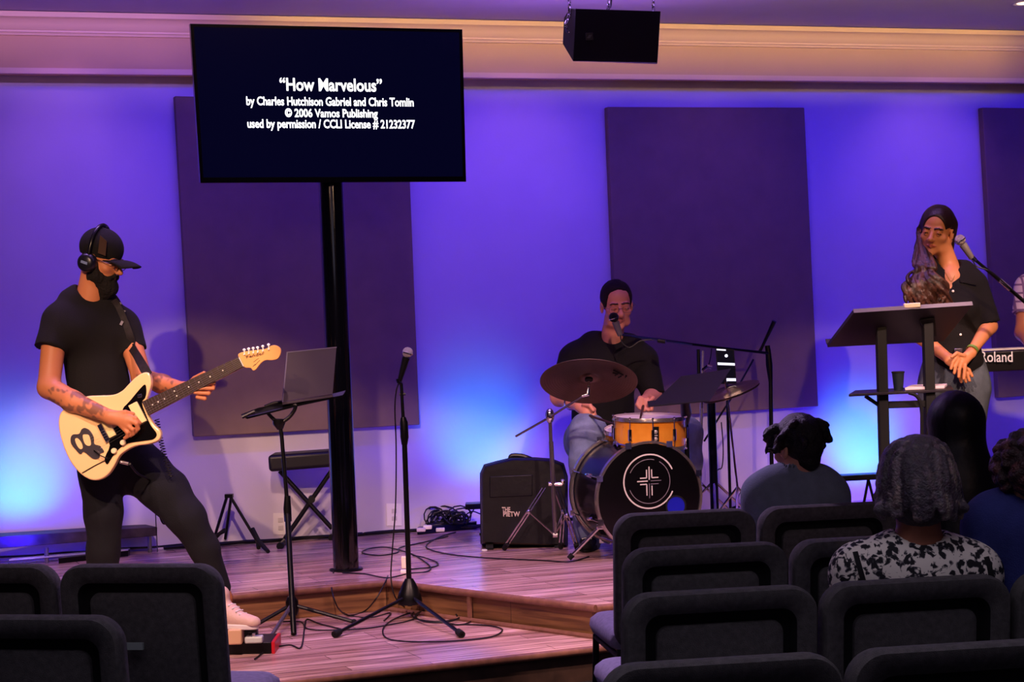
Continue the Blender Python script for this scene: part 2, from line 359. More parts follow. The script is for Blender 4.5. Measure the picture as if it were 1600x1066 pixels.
g = MB().prism([p + V(0, -.012, 0) for p in fr4], V(0, .010, 0)).build('grille', mat('speaker grille', '#060506', .6, bump=.6, bscale=900), t, bevel=.003)
lg = MB().box(P(921, 57, SY - .014), (.034, .004, .034)); lo_ = lg.build('badge', mat('speaker badge', '#2c2a2c', .4), t, bevel=.002)
bd = MB(); c0 = P(921, 57, SY - .0175)
for i in range(5): bd.box(c0 + V(-.004 + i * .002, 0, -.006 + i * .003), (.014, .001, .0022))
bd.build('emblem', mat('badge mark', '#6c6a6c', .3), t)
def chain(pts, nm='chain', r=.0028, par=None, mm=CHR):
    m2 = MB(); 
    for a_, b_ in zip(pts[:-1], pts[1:]):
        L = (b_ - a_).length; k = max(2, int(L / .022)); d = (b_ - a_).normalized()
        o1 = d.orthogonal().normalized(); o2 = d.cross(o1)
        for i in range(k):
            c = a_.lerp(b_, (i + .5) / k); e = o1 if i % 2 else o2
            ring = [c + d * math.cos(q) * .015 + e * math.sin(q) * .007 for q in np.linspace(0, 2 * math.pi, 10, endpoint=False)]
            m2.tube(ring, r, 5, closed=True)
    return m2.build(nm, mm, par)
top = lambda x, y, Y: Vector((P(x, y, Y).x, P(x, y, Y).y, ZC - .002))
chain([P(892, 50, SY + .05) + V(-.012, -.0, 0), P(884, 38, SY + .03), P(890, 22, SY + .05), top(890, 5, SY + .05)], par=t)
chain([P(1021, 18, SY + .07), top(1021, 5, SY + .07)], par=t)
chain([P(951, 14, SY + .04), top(956, 5, SY + .1)], par=t)
for x in (890, 1021, 956):
    p = top(x, 5, SY + .07); MB().lathe([(0, -.02), (.006, -.02), (.006, -.003), (.02, -.003), (.02, 0)], p, (0, 0, 1), 16).build('ceiling_hook', CHR, t)
MB().tube(smooth_path([P(948, 20, SY + .08), P(950, 10, SY + .09), P(955, 2, SY + .12), top(956, -8, SY + .15)]), .004, 6).build('power_cable', CAB, t)
# wall sockets
for (x0, y0, x1, y1, lb) in ((604, 787, 628, 822, 'white wall socket between the black pole and the centre microphone stand'), (427, 802, 450, 836, 'white wall socket behind the music stand that holds the laptop')):
    q = [W(x0, y0, .006), W(x1, y0, .006), W(x1, y1, .006), W(x0, y1, .006)]; c = sum(q, Vector()) / 4
    t = thing('wall_socket', lb, 'socket', c, None); MB().prism(q, -WN * .005).build('cover_plate', WHT, t, bevel=.002)
    for dz in (-.022, .022):
        s_ = MB().box(c + V(0, 0, dz) + WN * .002, (.03, .004, .026), Matrix.Rotation(math.atan(WM), 3, 'Z')).build('outlet', mat('outlet face', '#c8c2bc', .5), t, bevel=.002)
# ============================================================= chairs of the hall
MCH = mat('charcoal chair fabric', '#514e4c', .95, 0, .25, 60, .5, 500)
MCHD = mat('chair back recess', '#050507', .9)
MSEAT = mat('violet-lit seat fabric', '#9a90a8', .95, 0, .15, 60, .4, 500)  # violet stage light put into the colour, paler than the backs
def rrect(w, h, r, n=6, z0=0):
    pts = []
    for cx, cz, a0 in ((w / 2 - r, h - r, 0), (-w / 2 + r, h - r, 90), (-w / 2 + r, r, 180), (w / 2 - r, r, 270)):
        for i in range(n + 1):
            a = R(a0 + 90 * i / n); pts.append((cx + r * math.cos(a), z0 + cz + r * math.sin(a)))
    return pts
def ring_loft(loops, cap0=False, cap1=False):
    m = MB(); n = len(loops[0]); vs_ = [p for l in loops for p in l]; fs = []
    for i in range(len(loops) - 1):
        for j in range(n): fs.append((i * n + j, i * n + (j + 1) % n, (i + 1) * n + (j + 1) % n, (i + 1) * n + j))
    if cap0: fs.append(tuple(range(n)))
    if cap1: fs.append(tuple(range((len(loops) - 1) * n, len(loops) * n)))
    return m.add(vs_, fs, True)
def make_chair(nm='hall_chair'):
    t = thing(nm, '', 'chair', (0, 0, 0), 'upholstered chairs of the hall')
    W_, H0, H1 = .50, .40, .88
    def lp(w, dz0, dz1, r, y): # rounded rect loop in the back plane, leaning back a little
        return [V(x, y - (z - .4) * .10, z) for x, z in rrect(w, (H1 - dz1) - (H0 + dz0), r, 8, H0 + dz0)]
    L = [lp(W_ - .03, .015, .015, .06, .075), lp(W_ - .004, .002, .002, .07, .058), lp(W_, 0, 0, .072, .035), lp(W_ - .003, .001, .001, .071, .012), lp(W_ - .016, .006, .006, .066, 0), lp(W_ - .04, .016, .018, .058, -.002), lp(W_ - .085, .04, .042, .046, .004), lp(W_ - .11, .05, .055, .04, .012)]
    ring_loft(L, cap0=True).build('backrest', MCH, t)
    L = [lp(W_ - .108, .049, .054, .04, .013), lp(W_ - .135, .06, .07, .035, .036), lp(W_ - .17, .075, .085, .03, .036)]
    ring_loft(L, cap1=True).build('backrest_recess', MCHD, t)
    L = [lp(W_ - .172, .076, .086, .03, .035), lp(W_ - .175, .078, .088, .03, .024), lp(W_ - .20, .09, .10, .028, .019)]
    ring_loft(L, cap1=True).build('back_panel', MCH, t)
    # seat cushion
    L = []
    for dz, k in ((-.0, -.03), (.012, -.008), (.035, 0), (.06, -.004), (.078, -.022), (.082, -.06)):
        q = rrect(.50 + 2 * k, .49 + 2 * k, .07, 6, 0); L.append([V(x, .05 + y - k, .385 + dz) for x, y in q])
    ring_loft(L, True, True).build('seat', MSEAT, t)
    for sx in (-1, 1):
        MB().tube([V(sx * .225, .06, .40), V(sx * .23, .03, .2), V(sx * .235, -.02, .0)], .0125, 10).build('leg', MBLK, t)
        MB().tube([V(sx * .225, .48, .385), V(sx * .23, .49, .2), V(sx * .235, .50, .0)], .0125, 10).build('leg', MBLK, t)
        MB().tube([V(sx * .225, .06, .37), V(sx * .225, .48, .375)], .011, 8).build('side_rail', MBLK, t)
    return t
def copy_tree(root):
    r = root.copy(); COL.objects.link(r)
    for ch in list(root.children):
        c = ch.copy(); COL.objects.link(c); c.parent = r
        for g in ch.children: d = g.copy(); COL.objects.link(d); d.parent = c
    return r
chair0 = make_chair(); used = [0]
def put_chair(px, py, Y, ang, label, k=0):
    """centre of the top of the back at pixel px, py of the photograph, at distance Y; k places along its row"""
    p = P(px, py, Y); a = R(ang); d = V(math.cos(a), math.sin(a), 0); q = V(p.x, p.y, 0) + d * (k * .512)
    c = chair0 if not used[0] else copy_tree(chair0); used[0] = 1
    c.location = (q.x, q.y, 0); c.rotation_euler = (0, 0, a); c['label'] = label; return c
put_chair(1068, 805, 6.62, 9, 'dark chair in front of the bass drum, leftmost of the foremost row on the right')
put_chair(1068, 805, 6.62, 9, 'dark chair directly behind the young man in the blue-grey shirt', 1)
put_chair(1068, 805, 6.62, 9, 'dark chair behind the person with long black hair', 2)
put_chair(1068, 805, 6.62, 9, 'mostly hidden dark chair behind the curly-haired person in blue, in the foremost row', 3)
put_chair(1100, 862, 5.68, 9, 'dark chair at the left end of the second row on the right')
put_chair(1100, 862, 5.68, 9, 'dark chair of the second row, left of the woman in the floral blouse', 1)
put_chair(1100, 862, 5.68, 9, 'dark chair hidden in front of the woman in the floral blouse', 2)
put_chair(1122, 930, 4.80, 9, 'dark chair at the left end of the third row from the stage, right block')
put_chair(1122, 930, 4.80, 9, 'dark chair directly behind the woman in the floral blouse', 1)
put_chair(1122, 930, 4.80, 9, 'dark chair cut by the right edge, behind the curly-haired person in blue', 2)
put_chair(1125, 1040, 3.87, 9, 'dark chair at the bottom edge, left one of the nearest row on the right')
put_chair(1125, 1040, 3.87, 9, 'dark chair in the bottom right corner of the photo', 1)
cl = put_chair(222, 879, 5.64, -12, 'dark chair in front of the guitarist with a small grey card holder on its back')
put_chair(222, 879, 5.64, -12, 'dark chair cut by the left edge, in the farther row of the left block', -1)
put_chair(45, 965, 4.72, -12, 'dark chair in the bottom left corner, nearest of the left block')
mc = MB().box((-.02, -.0 - .03, .64), (.055, .012, .02)).build('card_holder', mat('grey card', '#8a9690', .6), None); mc.parent = cl

# ============================================================= stands, bench, cables
def tripod(t, base, hub_z, spread, angs, r=.009, feet=True, m=BLK, nm='leg'):
    for a in angs:
        d = V(math.cos(R(a)), math.sin(R(a)), 0); f = base + d * spread; f.z = base.z + .014
        h = base + V(0, 0, hub_z)
        lg_ = MB().tube([h + d * .02, f], r, 8).build(nm, m, t)
        if feet: MB().tube([h.lerp(f, .9), f], r * 1.55, 10).build('rubber_foot', RUB, t)
def cable(name, pts, label, r=.0035, k=6, m=None, cat='cable', group=None):
    o = MB().tube(smooth_path(pts, k), r, 6).build(name, m or CAB); return tag(o, label, cat, group)
def lowz(pts, z): return [PZ(x, y, z) for x, y in pts]

# centre microphone stand, standing on the step
mb = PZ(641, 967, ZL); Ym = mb.y
t = thing('microphone_stand', 'straight black microphone stand alone in the middle, on the step', 'stand', mb)
q0, q1, q2, q3 = P(640, 945, Ym), P(632, 690, Ym), P(629, 655, Ym), P(627, 600, Ym)
MB().tube([mb + V(0, 0, .06), q1], .0125, 14).build('pole', BLK, t)
MB().tube([q1, q3], .008, 12).build('inner_pole', BLK, t)
MB().tube([P(632, 695, Ym), P(632, 683, Ym), P(631, 660, Ym), P(630, 652, Ym)], [.014, .02, .019, .012], 14).build('height_clutch', BLK, t)
MB().lathe([(.001, .19), (.018, .19), (.03, .17), (.052, .12), (.06, .085), (.056, .07), (0, .07)], mb, (0, 0, 1), 24).build('base_hub', BLK, t)
for tx, ty in ((522, 992), (722, 992), (655, 930)):
    f = PZ(tx, ty, ZL + .015) if ty != 930 else mb + V(.03, .34, .015); h = mb + V(0, 0, .11); d = (f - h)
    MB().tube([h + d * .1, h + d * .5 + V(0, 0, .0), f], .0085, 8).build('leg', BLK, t); MB().tube([h + d * .93, f], .016, 10).build('rubber_foot', RUB, t)
MB().tube([q3, P(622, 597, Ym - .02), P(621, 592, Ym - .02)], .008, 8).build('microphone_clip', BLK, t)
MB().tube([P(624, 574 + 42, Ym), P(634, 616, Ym)], .006, 8).build('clutch_screw', BLK, t)
def microphone(a, b, label, head_c='#8f8a84', body_c='#121214', s=1.0, ring=True):
    """a = centre of the grille ball, b = cable end"""
    a = Vector(a); b = Vector(b); d = (b - a).normalized(); t = thing('microphone', label, 'microphone', b)
    L = (b - a).length
    MB().tube([a + d * .024 * s, a + d * .04 * s, a + d * .1 * s, b], [.019 * s, .018 * s, .0135 * s, .0105 * s], 16).build('handle', mat('mic body ' + body_c, body_c, .35, .4), t)
    g = mat('mic grille ' + head_c, head_c, .4, .7, .4, 500, .8, 700)
    MB().ball(a, .0255 * s, 20).build('grille', g, t)
    MB().tube([a + d * .001, a + d * .006], .0268 * s, 20).build('grille_ring', CHR, t)
    return t
mc1 = microphone(P(637, 551, Ym), P(624, 597, Ym - .0), 'microphone with a pale round grille on the centre stand', '#b9b4a8')
cable('microphone_cable', [P(623, 599, Ym), P(619, 612, Ym), P(617, 640, Ym + .02), P(619, 700, Ym + .03), P(618, 790, Ym + .05), P(613, 860, Ym + .05), P(611, 905, Ym + .03), P(619, 936, Ym + .01)] + lowz([(640, 951), (690, 952), (733, 965), (728, 975), (700, 974), (660, 955), (615, 968), (598, 985), (612, 1000), (680, 1003), (760, 997), (785, 985), (765, 978), (720, 976)], ZL + .006), 'black cable hanging from the centre microphone and looped on the step')
# laptop stand (tripod) in front of the pole
lb = PZ(458, 976, ZL); Yl = lb.y
t = thing('laptop_stand', 'black tripod stand with a slanted tray that carries the grey laptop', 'stand', lb)
MB().tube([PZ(459, 991, ZL + .01), P(449, 800, Yl)], .0135, 12).build('lower_pole', BLK, t)
MB().tube([P(450, 815, Yl), P(449, 795, Yl), P(449, 775, Yl)], [.018, .019, .014], 14).build('height_clutch', BLK, t)
MB().tube([P(449, 790, Yl), P(440, 680, Yl), P(438, 668, Yl)], .0095, 12).build('upper_pole', BLK, t)
hub = P(456, 945, Yl)
MB().tube([P(455, 932, Yl), P(456, 940, Yl), P(457, 955, Yl), P(458, 962, Yl)], [.018, .03, .03, .02], 16).build('leg_hub', BLK, t)
for tx, ty, dz in ((398, 978, .015), (420, 1000, .015), (553, 972, .015)):
    f = PZ(tx, ty, ZL + dz); MB().tube([hub, f], .009, 8).build('leg', mat('worn silver steel', '#8f8c92', .3, .8) if tx == 420 else BLK, t); MB().ball(f, .014, 10).build('rubber_foot', RUB, t)
MB().tube([P(438, 671, Yl), P(436, 662, Yl), P(436, 655, Yl)], [.014, .03, .03], 12).build('tray_head', BLK, t)
for a_ in ([(436, 662), (424, 652), (416, 642), (414, 636)], [(438, 662), (452, 652), (460, 641), (462, 634)], [(414, 636), (430, 630), (450, 629), (463, 634)]):
    MB().tube(smooth_path([P(x, y, Yl - .01) for x, y in a_], 4), .009, 8).build('fork', BLK, t)
T = [P(377, 650, Yl - .10), P(404, 640, Yl - .08), P(540, 613, Yl + .12), P(536, 620, Yl + .1), P(470, 634, Yl + .0), P(386, 655, Yl - .13)]
MB().prism(T, V(0, 0, .008)).build('tray', BLK, t)
MB().tube([P(378, 652, Yl - .14), P(398, 643, Yl - .13)], .009, 8).build('tray_lip', BLK, t)
lp0 = P(470, 628, Yl)
t = thing('laptop', 'open grey laptop standing on the tripod stand to the left of the black pole', 'laptop', lp0)
q = [P(448, 550, Yl - .03), P(526, 542, Yl + .10), P(520, 616, Yl + .07), P(441, 628, Yl - .06)]
n_ = (q[1] - q[0]).cross(q[3] - q[0]).normalized(); n_ = n_ if n_.y < 0 else -n_
MLAP = mat('laptop shell', '#6d6470', .3, .55)
MB().prism(q, -n_ * .007).build('lid', MLAP, t, bevel=.002)
MB().prism([q[0].lerp(q[2], .0) + n_ * .0005, q[1] + n_ * .0005, q[1].lerp(q[2], .02) + n_ * .0005, q[0].lerp(q[3], .02) + n_ * .0005], n_ * .001).build('lid_edge', mat('lit lid edge', '#a79fb0', .3, .6), t)  # light on the lid edges drawn as paler strips
MB().prism([q[0] + n_ * .0005, q[3] + n_ * .0005, q[3].lerp(q[2], .02) + n_ * .0005, q[0].lerp(q[1], .02) + n_ * .0005], n_ * .001).build('lid_edge', MATS['lit lid edge'], t)
bs = [q[3] + V(0, -.0, .004), q[2] + V(0, 0, .004), q[2] + V(-.16, .16, .0) * .0 + V(.03, -.16, -.012), q[3] + V(.03, -.16, -.012)]
bs = [q[3] + V(0, .005, -.002), q[2] + V(0, .005, -.002), q[2] + V(-.02, .17, .004), q[3] + V(-.02, .17, .004)]
MB().prism(bs, V(0, 0, -.012)).build('laptop_base', MLAP, t, bevel=.002)
cable('laptop_cable', [lb + V(-.05, -.03, .02)] + lowz([(470, 972), (479, 982), (505, 985), (560, 983), (600, 978), (650, 965), (640, 940)], ZL + .006), 'thin black cable on the step between the two tripod stands')
cable('loose_cable', lowz([(398, 1030), (420, 1015), (452, 1008), (470, 1012), (476, 980), (480, 968), (500, 975), (540, 985)], ZL + .006), 'black cable on the step by the red-ended pedal board')
# X-frame keyboard bench behind the pole
Yb = 10.15
pbn = PZ(466, 852, ZU)
t = thing('keyboard_bench', 'black padded bench on crossed legs standing behind the black pole', 'bench', pbn)
Yb = pbn.y
MB().prism([P(418, 712, Yb - .08), P(520, 705, Yb - .02), P(520, 730, Yb - .02), P(420, 738, Yb - .08)], V(.0, .24, 0)).build('seat', mat('black vinyl', '#100f12', .45), t, bevel=.02, seg=4)
for (a_, b_) in (((437, 736), (519, 826)), ((520, 733), (445, 842))):
    for dy in (.0, .18): MB().tube([P(a_[0], a_[1], Yb + dy), P(b_[0], b_[1], Yb + dy)], .013, 10).build('leg', BLK, t)
MB().cyl(P(487, 781, Yb - .02), P(487, 779, Yb + .2), .02, n=16).build('pivot', BLK, t)
for x, y in ((440, 851), (520, 838)):
    f = PZ(x, y, ZU + .015); MB().tube([f + V(0, -.06, 0), f + V(0, .30, 0)], .015, 10).build('foot_bar', BLK, t)
    MB().tube([f + V(0, -.08, 0), f + V(0, -.04, 0)], .02, 10).build('rubber_foot', RUB, t)
# A-frame guitar stand
gb = PZ(375, 858, ZU); Yg_ = gb.y
t = thing('guitar_stand', 'folded black A-frame instrument stand by the wall, right of the guitarist', 'stand', gb)
MB().box(P(358, 775, Yg_), (.045, .04, .02)).build('hinge', BLK, t)
MB().tube([P(354, 778, Yg_), P(332, 850, Yg_)], .0085, 8).build('leg', BLK, t)
MB().tube([P(361, 778, Yg_), P(403, 848, Yg_)], .0085, 8).build('leg', BLK, t)
MB().tube([P(361, 778, Yg_ + .06), P(352, 842, Yg_ + .22)], .0085, 8).build('leg', BLK, t)
MB().tube([P(394, 826, Yg_), P(404, 846, Yg_ - .03), PZ(419, 862, ZU + .012)], [.013, .014, .011], 8).build('cradle_arm', RUB, t)
MB().tube([P(335, 842, Yg_), P(343, 834, Yg_ - .05), P(351, 829, Yg_ - .1)], [.012, .011, .013], 8).build('cradle_arm', RUB, t)
MB().tube([P(403, 848, Yg_), PZ(404, 856, ZU + .012)], .012, 8).build('rubber_foot', RUB, t)
MB().tube([P(332, 850, Yg_), PZ(331, 856, ZU + .012)], .012, 8).build('rubber_foot', RUB, t)
# cables along the foot of the wall
def wallline(x0, x1, dz, n, off, y=lambda x: 0):
    out = []
    for i in range(n + 1):
        x = x0 + (x1 - x0) * i / n; b = W(x, 800); out.append(V(b.x, b.y, ZU + dz) + WN * (off + y(i)))
    return out
for i, (x0, x1, off) in enumerate(((255, 760, .06), (250, 560, .085), (560, 900, .11), (-30, 330, .07))):
    cable('floor_cable', wallline(x0, x1, .012 + .004 * i, 14, off, lambda k: .018 * math.sin(k * 1.7 + i)), 'black cables lying along the foot of the back wall', .011 if i < 3 else .006, group='cables along the foot of the back wall')
cable('stage_cable', lowz([(535, 895), (570, 897), (605, 903), (640, 896), (668, 893), (671, 884), (648, 868), (625, 860), (600, 855), (575, 858), (566, 864), (590, 868), (620, 864), (625, 856), (660, 848), (700, 838)], ZU + .005), 'thin black cable looping over the stage floor to the right of the pole')
cable('stage_cable', lowz([(645, 868), (665, 872), (684, 880), (678, 886), (650, 889), (641, 890)], ZU + .005), 'small cable loop on the stage floor behind the centre microphone stand')
cable('stage_cable', lowz([(712, 832), (690, 838), (668, 850), (670, 858), (700, 866), (760, 872), (850, 876), (890, 878), (920, 870)], ZU + .005), 'long thin cable running over the stage floor to the drum kit')
cable('riser_cable', [PZ(521, 893, ZU + .006), PZ(519, 902, ZU + .004) + V(0, -.02, -.03)] + [P(519, 925, A.y - .32), P(528, 950, A.y - .38)] + lowz([(545, 962), (580, 965), (610, 958), (600, 970)], ZL + .006), 'cable hanging down the step edge left of the inner corner')
cable('riser_cable', [PZ(606, 900, ZU + .006), P(601, 912, A.y - .06), P(588, 935, A.y - .15)] + lowz([(570, 955), (545, 962), (535, 955)], ZL + .006), 'cable hanging down the stage edge at its inner corner')
cable('coiled_cable', [PZ(683 + 42 * math.cos(a) * (1 - .1 * i / 10), 960 + 11 * math.sin(a) + a * .3, ZL + .008 + .001 * a) for i, a in enumerate(np.linspace(0, 12.5, 26))], 'coil of black cable on the step behind the right foot of the centre stand', .004, 3)
# small white plug lamp beside stand
t = thing('plug_adapter', 'small pale plug adapter on the stage edge behind the centre stand', 'adapter', PZ(632, 895, ZU)); MB().box(PZ(632, 893, ZU) + V(0, 0, .045), (.028, .03, .06)).build('adapter_body', mat('warm white plastic', '#e8d6c4', .5), t, bevel=.004); MB().box(PZ(634, 895, ZU) + V(0, 0, .007), (.05, .04, .014)).build('adapter_foot', WHT, t, bevel=.002)
# pile of cables and power strip near the bag
c = PZ(695, 832, ZU)
t = thing('power_strip', 'black power strip under the tangle of cables left of the bag', 'power strip', c)
MB().prism([PZ(652, 836, ZU + .002), PZ(745, 826, ZU + .002), PZ(745, 826, ZU + .002) + V(0, .06, 0), PZ(652, 836, ZU + .002) + V(0, .06, 0)], V(0, 0, .04)).build('strip_body', BLK, t, bevel=.004)
for x, y, cc in ((658, 828, '#cfc0e0'), (668, 824, '#f0e8f0'), (688, 828, '#d8d0e0')):
    MB().box(PZ(x, y, ZU + .055), (.05, .03, .022)).build('plug', mat('plug ' + cc, cc, .5), t, bevel=.005)
pile = MB(); cc0 = P(697, 812, c.y + .07)
for i in range(26):
    r1 = rng.uniform(.04, .10); tilt = rng.uniform(-1, 1, 3); M = Euler((R(90) + tilt[0] * .8, tilt[1] * .7, tilt[2])).to_matrix()
    ct = cc0 + V(rng.uniform(-.08, .09), rng.uniform(-.03, .05), rng.uniform(-.03, .015)); pts = []
    for a in np.linspace(0, 2 * math.pi, 14, endpoint=False):
        q_ = ct + M @ V(r1 * math.cos(a), r1 * .8 * math.sin(a), 0); q_.z = max(q_.z, ZU + .048); pts.append(q_)
    pile.tube(pts, .0042, 6, closed=True)
tag(pile.build('cable_tangle', CAB), 'knee-high tangle of black cables heaped on the power strip by the wall', 'cable')
cable('arched_cable', [PZ(715, 826, ZU + .02) + V(0, .03, .03), P(735, 800, c.y + .1), P(750, 803, c.y + .12), P(765, 808, c.y + .14)], 'single cable arching from the tangle towards the bag', .004)
# flat black device on a short stand, beside the bag, and on the right
def floor_bar(px0, px1, py, Y, label):
    a_, b_ = P(px0, py, Y), P(px1, py - (px1 - px0) * .05, Y + .03); c_ = (a_ + b_) / 2
    t = thing('floor_light_bar', label, 'stage light', V(c_.x, c_.y, ZU))
    MB().prism([a_, b_, b_ + V(0, 0, .032), a_ + V(0, 0, .032)], V(0, .12, 0)).build('light_bar', BLK, t, bevel=.004)
    f = V(c_.x + .04, c_.y + .06, ZU)
    for s in (-1, 1): MB().tube([V(f.x, f.y, a_.z + .002), V(f.x + s * .05, f.y, ZU + .008)], .008, 8).build('stand_leg', BLK, t)
    MB().box(f + V(0, 0, .006), (.16, .1, .012)).build('base_plate', BLK, t, bevel=.003)
    MB().tube(smooth_path([a_ + V(.05, .06, 0), a_ + V(.02, .05, -.05), a_ + V(.0, .05, -.09)], 4), .004, 6).build('power_lead', CAB, t)
floor_bar(727, 790, 797, 10.95, 'small black bar light on a low stand just left of the big bag')
floor_bar(1306, 1392, 753, 11.05, 'small black bar light on a low stand in front of the right blue glow')
cable('stage_cable', [PZ(1150, 795, ZU + .01), P(1158, 768, 10.9), P(1180, 768, 10.9), PZ(1192, 800, ZU + .01)], 'thin cable arch standing up from the floor right of the drum kit')
# long dark box and silver rail at the left
t = thing('low_bench', 'long low dark bench or shelf box against the wall behind the guitarist', 'bench', PZ(100, 868, ZU))
for x0, x1, y0, y1, h in ((-60, 246, 842.5, 823.5, 20),):
    a_ = P(x0, y0 + h, 10.0); b_ = P(x1, y1 + 14, 10.62)
    a2, b2 = P(x0, y0, 10.0), P(x1, y1, 10.62)
    MB().prism([a_, b_, b2, a2], V(-.1, .16, 0)).build('box', mat('dark grey wood', '#3a3034', .6, 0, .4, 15), t, bevel=.004)
for x, y in ((68, 858), (230, 833)):
    Yq = 10.0 + (x + 60) / 306 * .62; p_ = P(x, y, Yq); MB().tube([V(p_.x, p_.y + .06, p_.z), V(p_.x, p_.y + .06, ZU)], .012, 8).build('leg', mat('worn silver steel', '#8f8c92'), t)
ra, rb = PZ(14, 877, ZU + .03), PZ(200, 861, ZU + .03)
t = thing('silver_rail', 'long thin silver-topped black rail lying on the stage floor behind the guitarist', 'rail', V(ra.x, ra.y, ZU))
MB().prism([ra, rb, rb + V(0, .06, 0), ra + V(0, .06, 0)], V(0, 0, .008)).build('rail_top', mat('silver rail', '#cfcbd6', .3, .6), t, bevel=.002)
MB().prism([V(ra.x + .25, ra.y + .06, ZU), V(rb.x, rb.y + .0, ZU), V(rb.x, rb.y + .05, ZU), V(ra.x + .25, ra.y + .1, ZU)], V(0, 0, .029)).build('rail_body', BLK, t)
for u in (.45, .62): 
    p_ = ra.lerp(rb, u); MB().cyl(V(p_.x, p_.y + .012, ZU + .014), V(p_.x, p_.y - .012, ZU + .014), .009, n=12).build('knob', WHT, t)

# pedal board and pedals by the guitarist's foot
pp = PZ(380, 1018, ZL)
t = thing('pedal_board', 'black pedal board with a red end by the white shoe', 'pedal board', pp)
a_, b_ = PZ(310, 1024, ZL), PZ(424, 1022, ZL)
MB().prism([a_, b_, b_ + V(0, .22, 0), a_ + V(0, .22, 0)], V(0, 0, .05)).build('board', BLK, t, bevel=.003)
MB().prism([b_ + V(.001, 0, 0), b_ + V(.016, 0, 0), b_ + V(.016, .22, 0), b_ + V(.001, .22, 0)], V(0, 0, .052)).build('end_cap', mat('red plastic', '#c01828', .4), t, bevel=.002)
def pedal(px, py, wd, hh, dep, mm, label, knobs=0, top_=None):
    c_ = PZ(px, py, ZL + .052); t = thing('effect_pedal', label, 'pedal', c_)
    MB().box(c_ + V(0, dep / 2, hh / 2), (wd, dep, hh)).build('housing', mm, t, bevel=.006)
    MB().cyl(c_ + V(0, dep * .3, hh), c_ + V(0, dep * .3, hh + .012), .007, n=12).build('foot_switch', CHR, t)
    for k in range(knobs): MB().cyl(c_ + V(-.02 + .02 * k, dep * .8, hh), c_ + V(-.02 + .02 * k, dep * .8, hh + .012), .006, n=12).build('knob', BLK, t)
pedal(367, 1008, .058, .065, .09, mat('cream enamel', '#d8b088', .4), 'cream effect pedal at the left end of the pedal board', 3)
pedal(396, 1006, .075, .028, .06, mat('pale green enamel', '#c8d0c8', .35), 'flat pale effect pedal at the right end of the pedal board', 2)
c_ = PZ(384, 999, ZL + .052)
pedal(386, 996, .085, .060, .06, mat('black enamel', '#141214', .4), 'black effect pedal with a silver frame under the tip of the white shoe', 1)

# ============================================================= big black bag
bx = PZ(818, 858, ZU); Yk = bx.y
t = thing('gear_bag', 'big black wheeled gear bag with pale lettering left of the drum kit', 'bag', bx)
MBAG = mat('black nylon', '#0b0a0d', .42, 0, .3, 12, .3, 14)
prof = [(752, 850), (751, 740), (757, 727), (775, 722), (800, 716), (835, 716), (862, 718), (880, 725), (886, 745), (886, 854)]
ring_ = lambda k, dy: [P(819 + (x - 819) * k, 790 + (y - 790) * k, Yk + dy) for x, y in prof]
L = [ring_(.95, -.0), ring_(.985, .02), ring_(1, .06), ring_(1, .26), ring_(.97, .31)]
ring_loft(L, True, True).build('bag_body', MBAG, t)
for k_ in (.30,): MB().tube([ring_(1.003, .1)[i] for i in range(10)], .004, 6).build('zip', RUB, t)
MB().tube(smooth_path([P(797, 718, Yk + .15), P(800, 712, Yk + .15), P(818, 713, Yk + .15), P(840, 722, Yk + .15)], 4), .012, 8).build('carry_handle', MBAG, t)
MB().prism([P(765, 745, Yk - .006), P(832, 742, Yk - .006), P(832, 775, Yk - .006), P(765, 778, Yk - .006)], V(0, .01, 0)).build('front_pocket', MBAG, t, bevel=.004)
for x in (765, 872): MB().cyl(P(x, 856, Yk + .02) + V(-.02, 0, 0), P(x, 856, Yk + .02) + V(.02, 0, 0), .02, n=16).build('wheel', RUB, t)
MB().box(P(757, 863, Yk - .01), (.03, .03, .03)).build('corner_cap', WHT, t, bevel=.004)
PL = mat('pale lettering', '#cdbcae', .5)
for s_, x, y, h, wd in (('THE', 791, 800, .036, .045), ('PIETW', 799, 807, .036, .09)):
    text('lettering', s_, PL, P(x, y, Yk - .008), V(1, 0, -.03), V(0, 0, 1), h, t, .001, .03, width=wd)

# ============================================================= drum kit
HO = mat('chrome hoop', '#cfc6c0', .2, .9); SKIN = mat('drum head', '#e8e0da', .5)
KC = P(1013, 777, 9.72); kd = V(-.02, -1, 0); kax = V(.50, 1, .03).normalized()   # axis towards the back
KR = 0.277
kax = V(-.30, 1, .02).normalized()
t = thing('bass_drum', 'bass drum with a black front head that bears a white cross emblem', 'drum', V(KC.x, KC.y, ZU))
kz = V(0, 0, 1); kx = kax.cross(kz).normalized(); kx = kx if kx.x > 0 else -kx
kz = kx.cross(kax).normalized(); kz = kz if kz.z > 0 else -kz
SH = mat('amber drum shell', '#8a4a20', .25, 0, .3, 6)
MB().lathe([(KR - .012, .0), (KR - .008, .0), (KR - .008, .40), (KR - .012, .40)], KC, kax, 56).build('shell', mat('dark drum shell', '#120c14', .2, 0), t)
MB().lathe([(0, -.004), (KR - .02, -.004), (KR - .004, -.002), (KR - .004, .006), (0, .006)], KC - kax * .012, kax, 56).build('front_head', mat('black drum head', '#030305', .3), t)
MB().lathe([(0, 0), (KR - .006, 0), (KR - .006, .01), (0, .01)], KC + kax * .402, kax, 56).build('rear_head', SKIN, t)
for d0 in (-.022, .385):
    MB().lathe([(KR - .002, d0), (KR + .010, d0), (KR + .010, d0 + .028), (KR - .002, d0 + .034), (KR - .002, d0)], KC, kax, 56).build('hoop', HO, t)
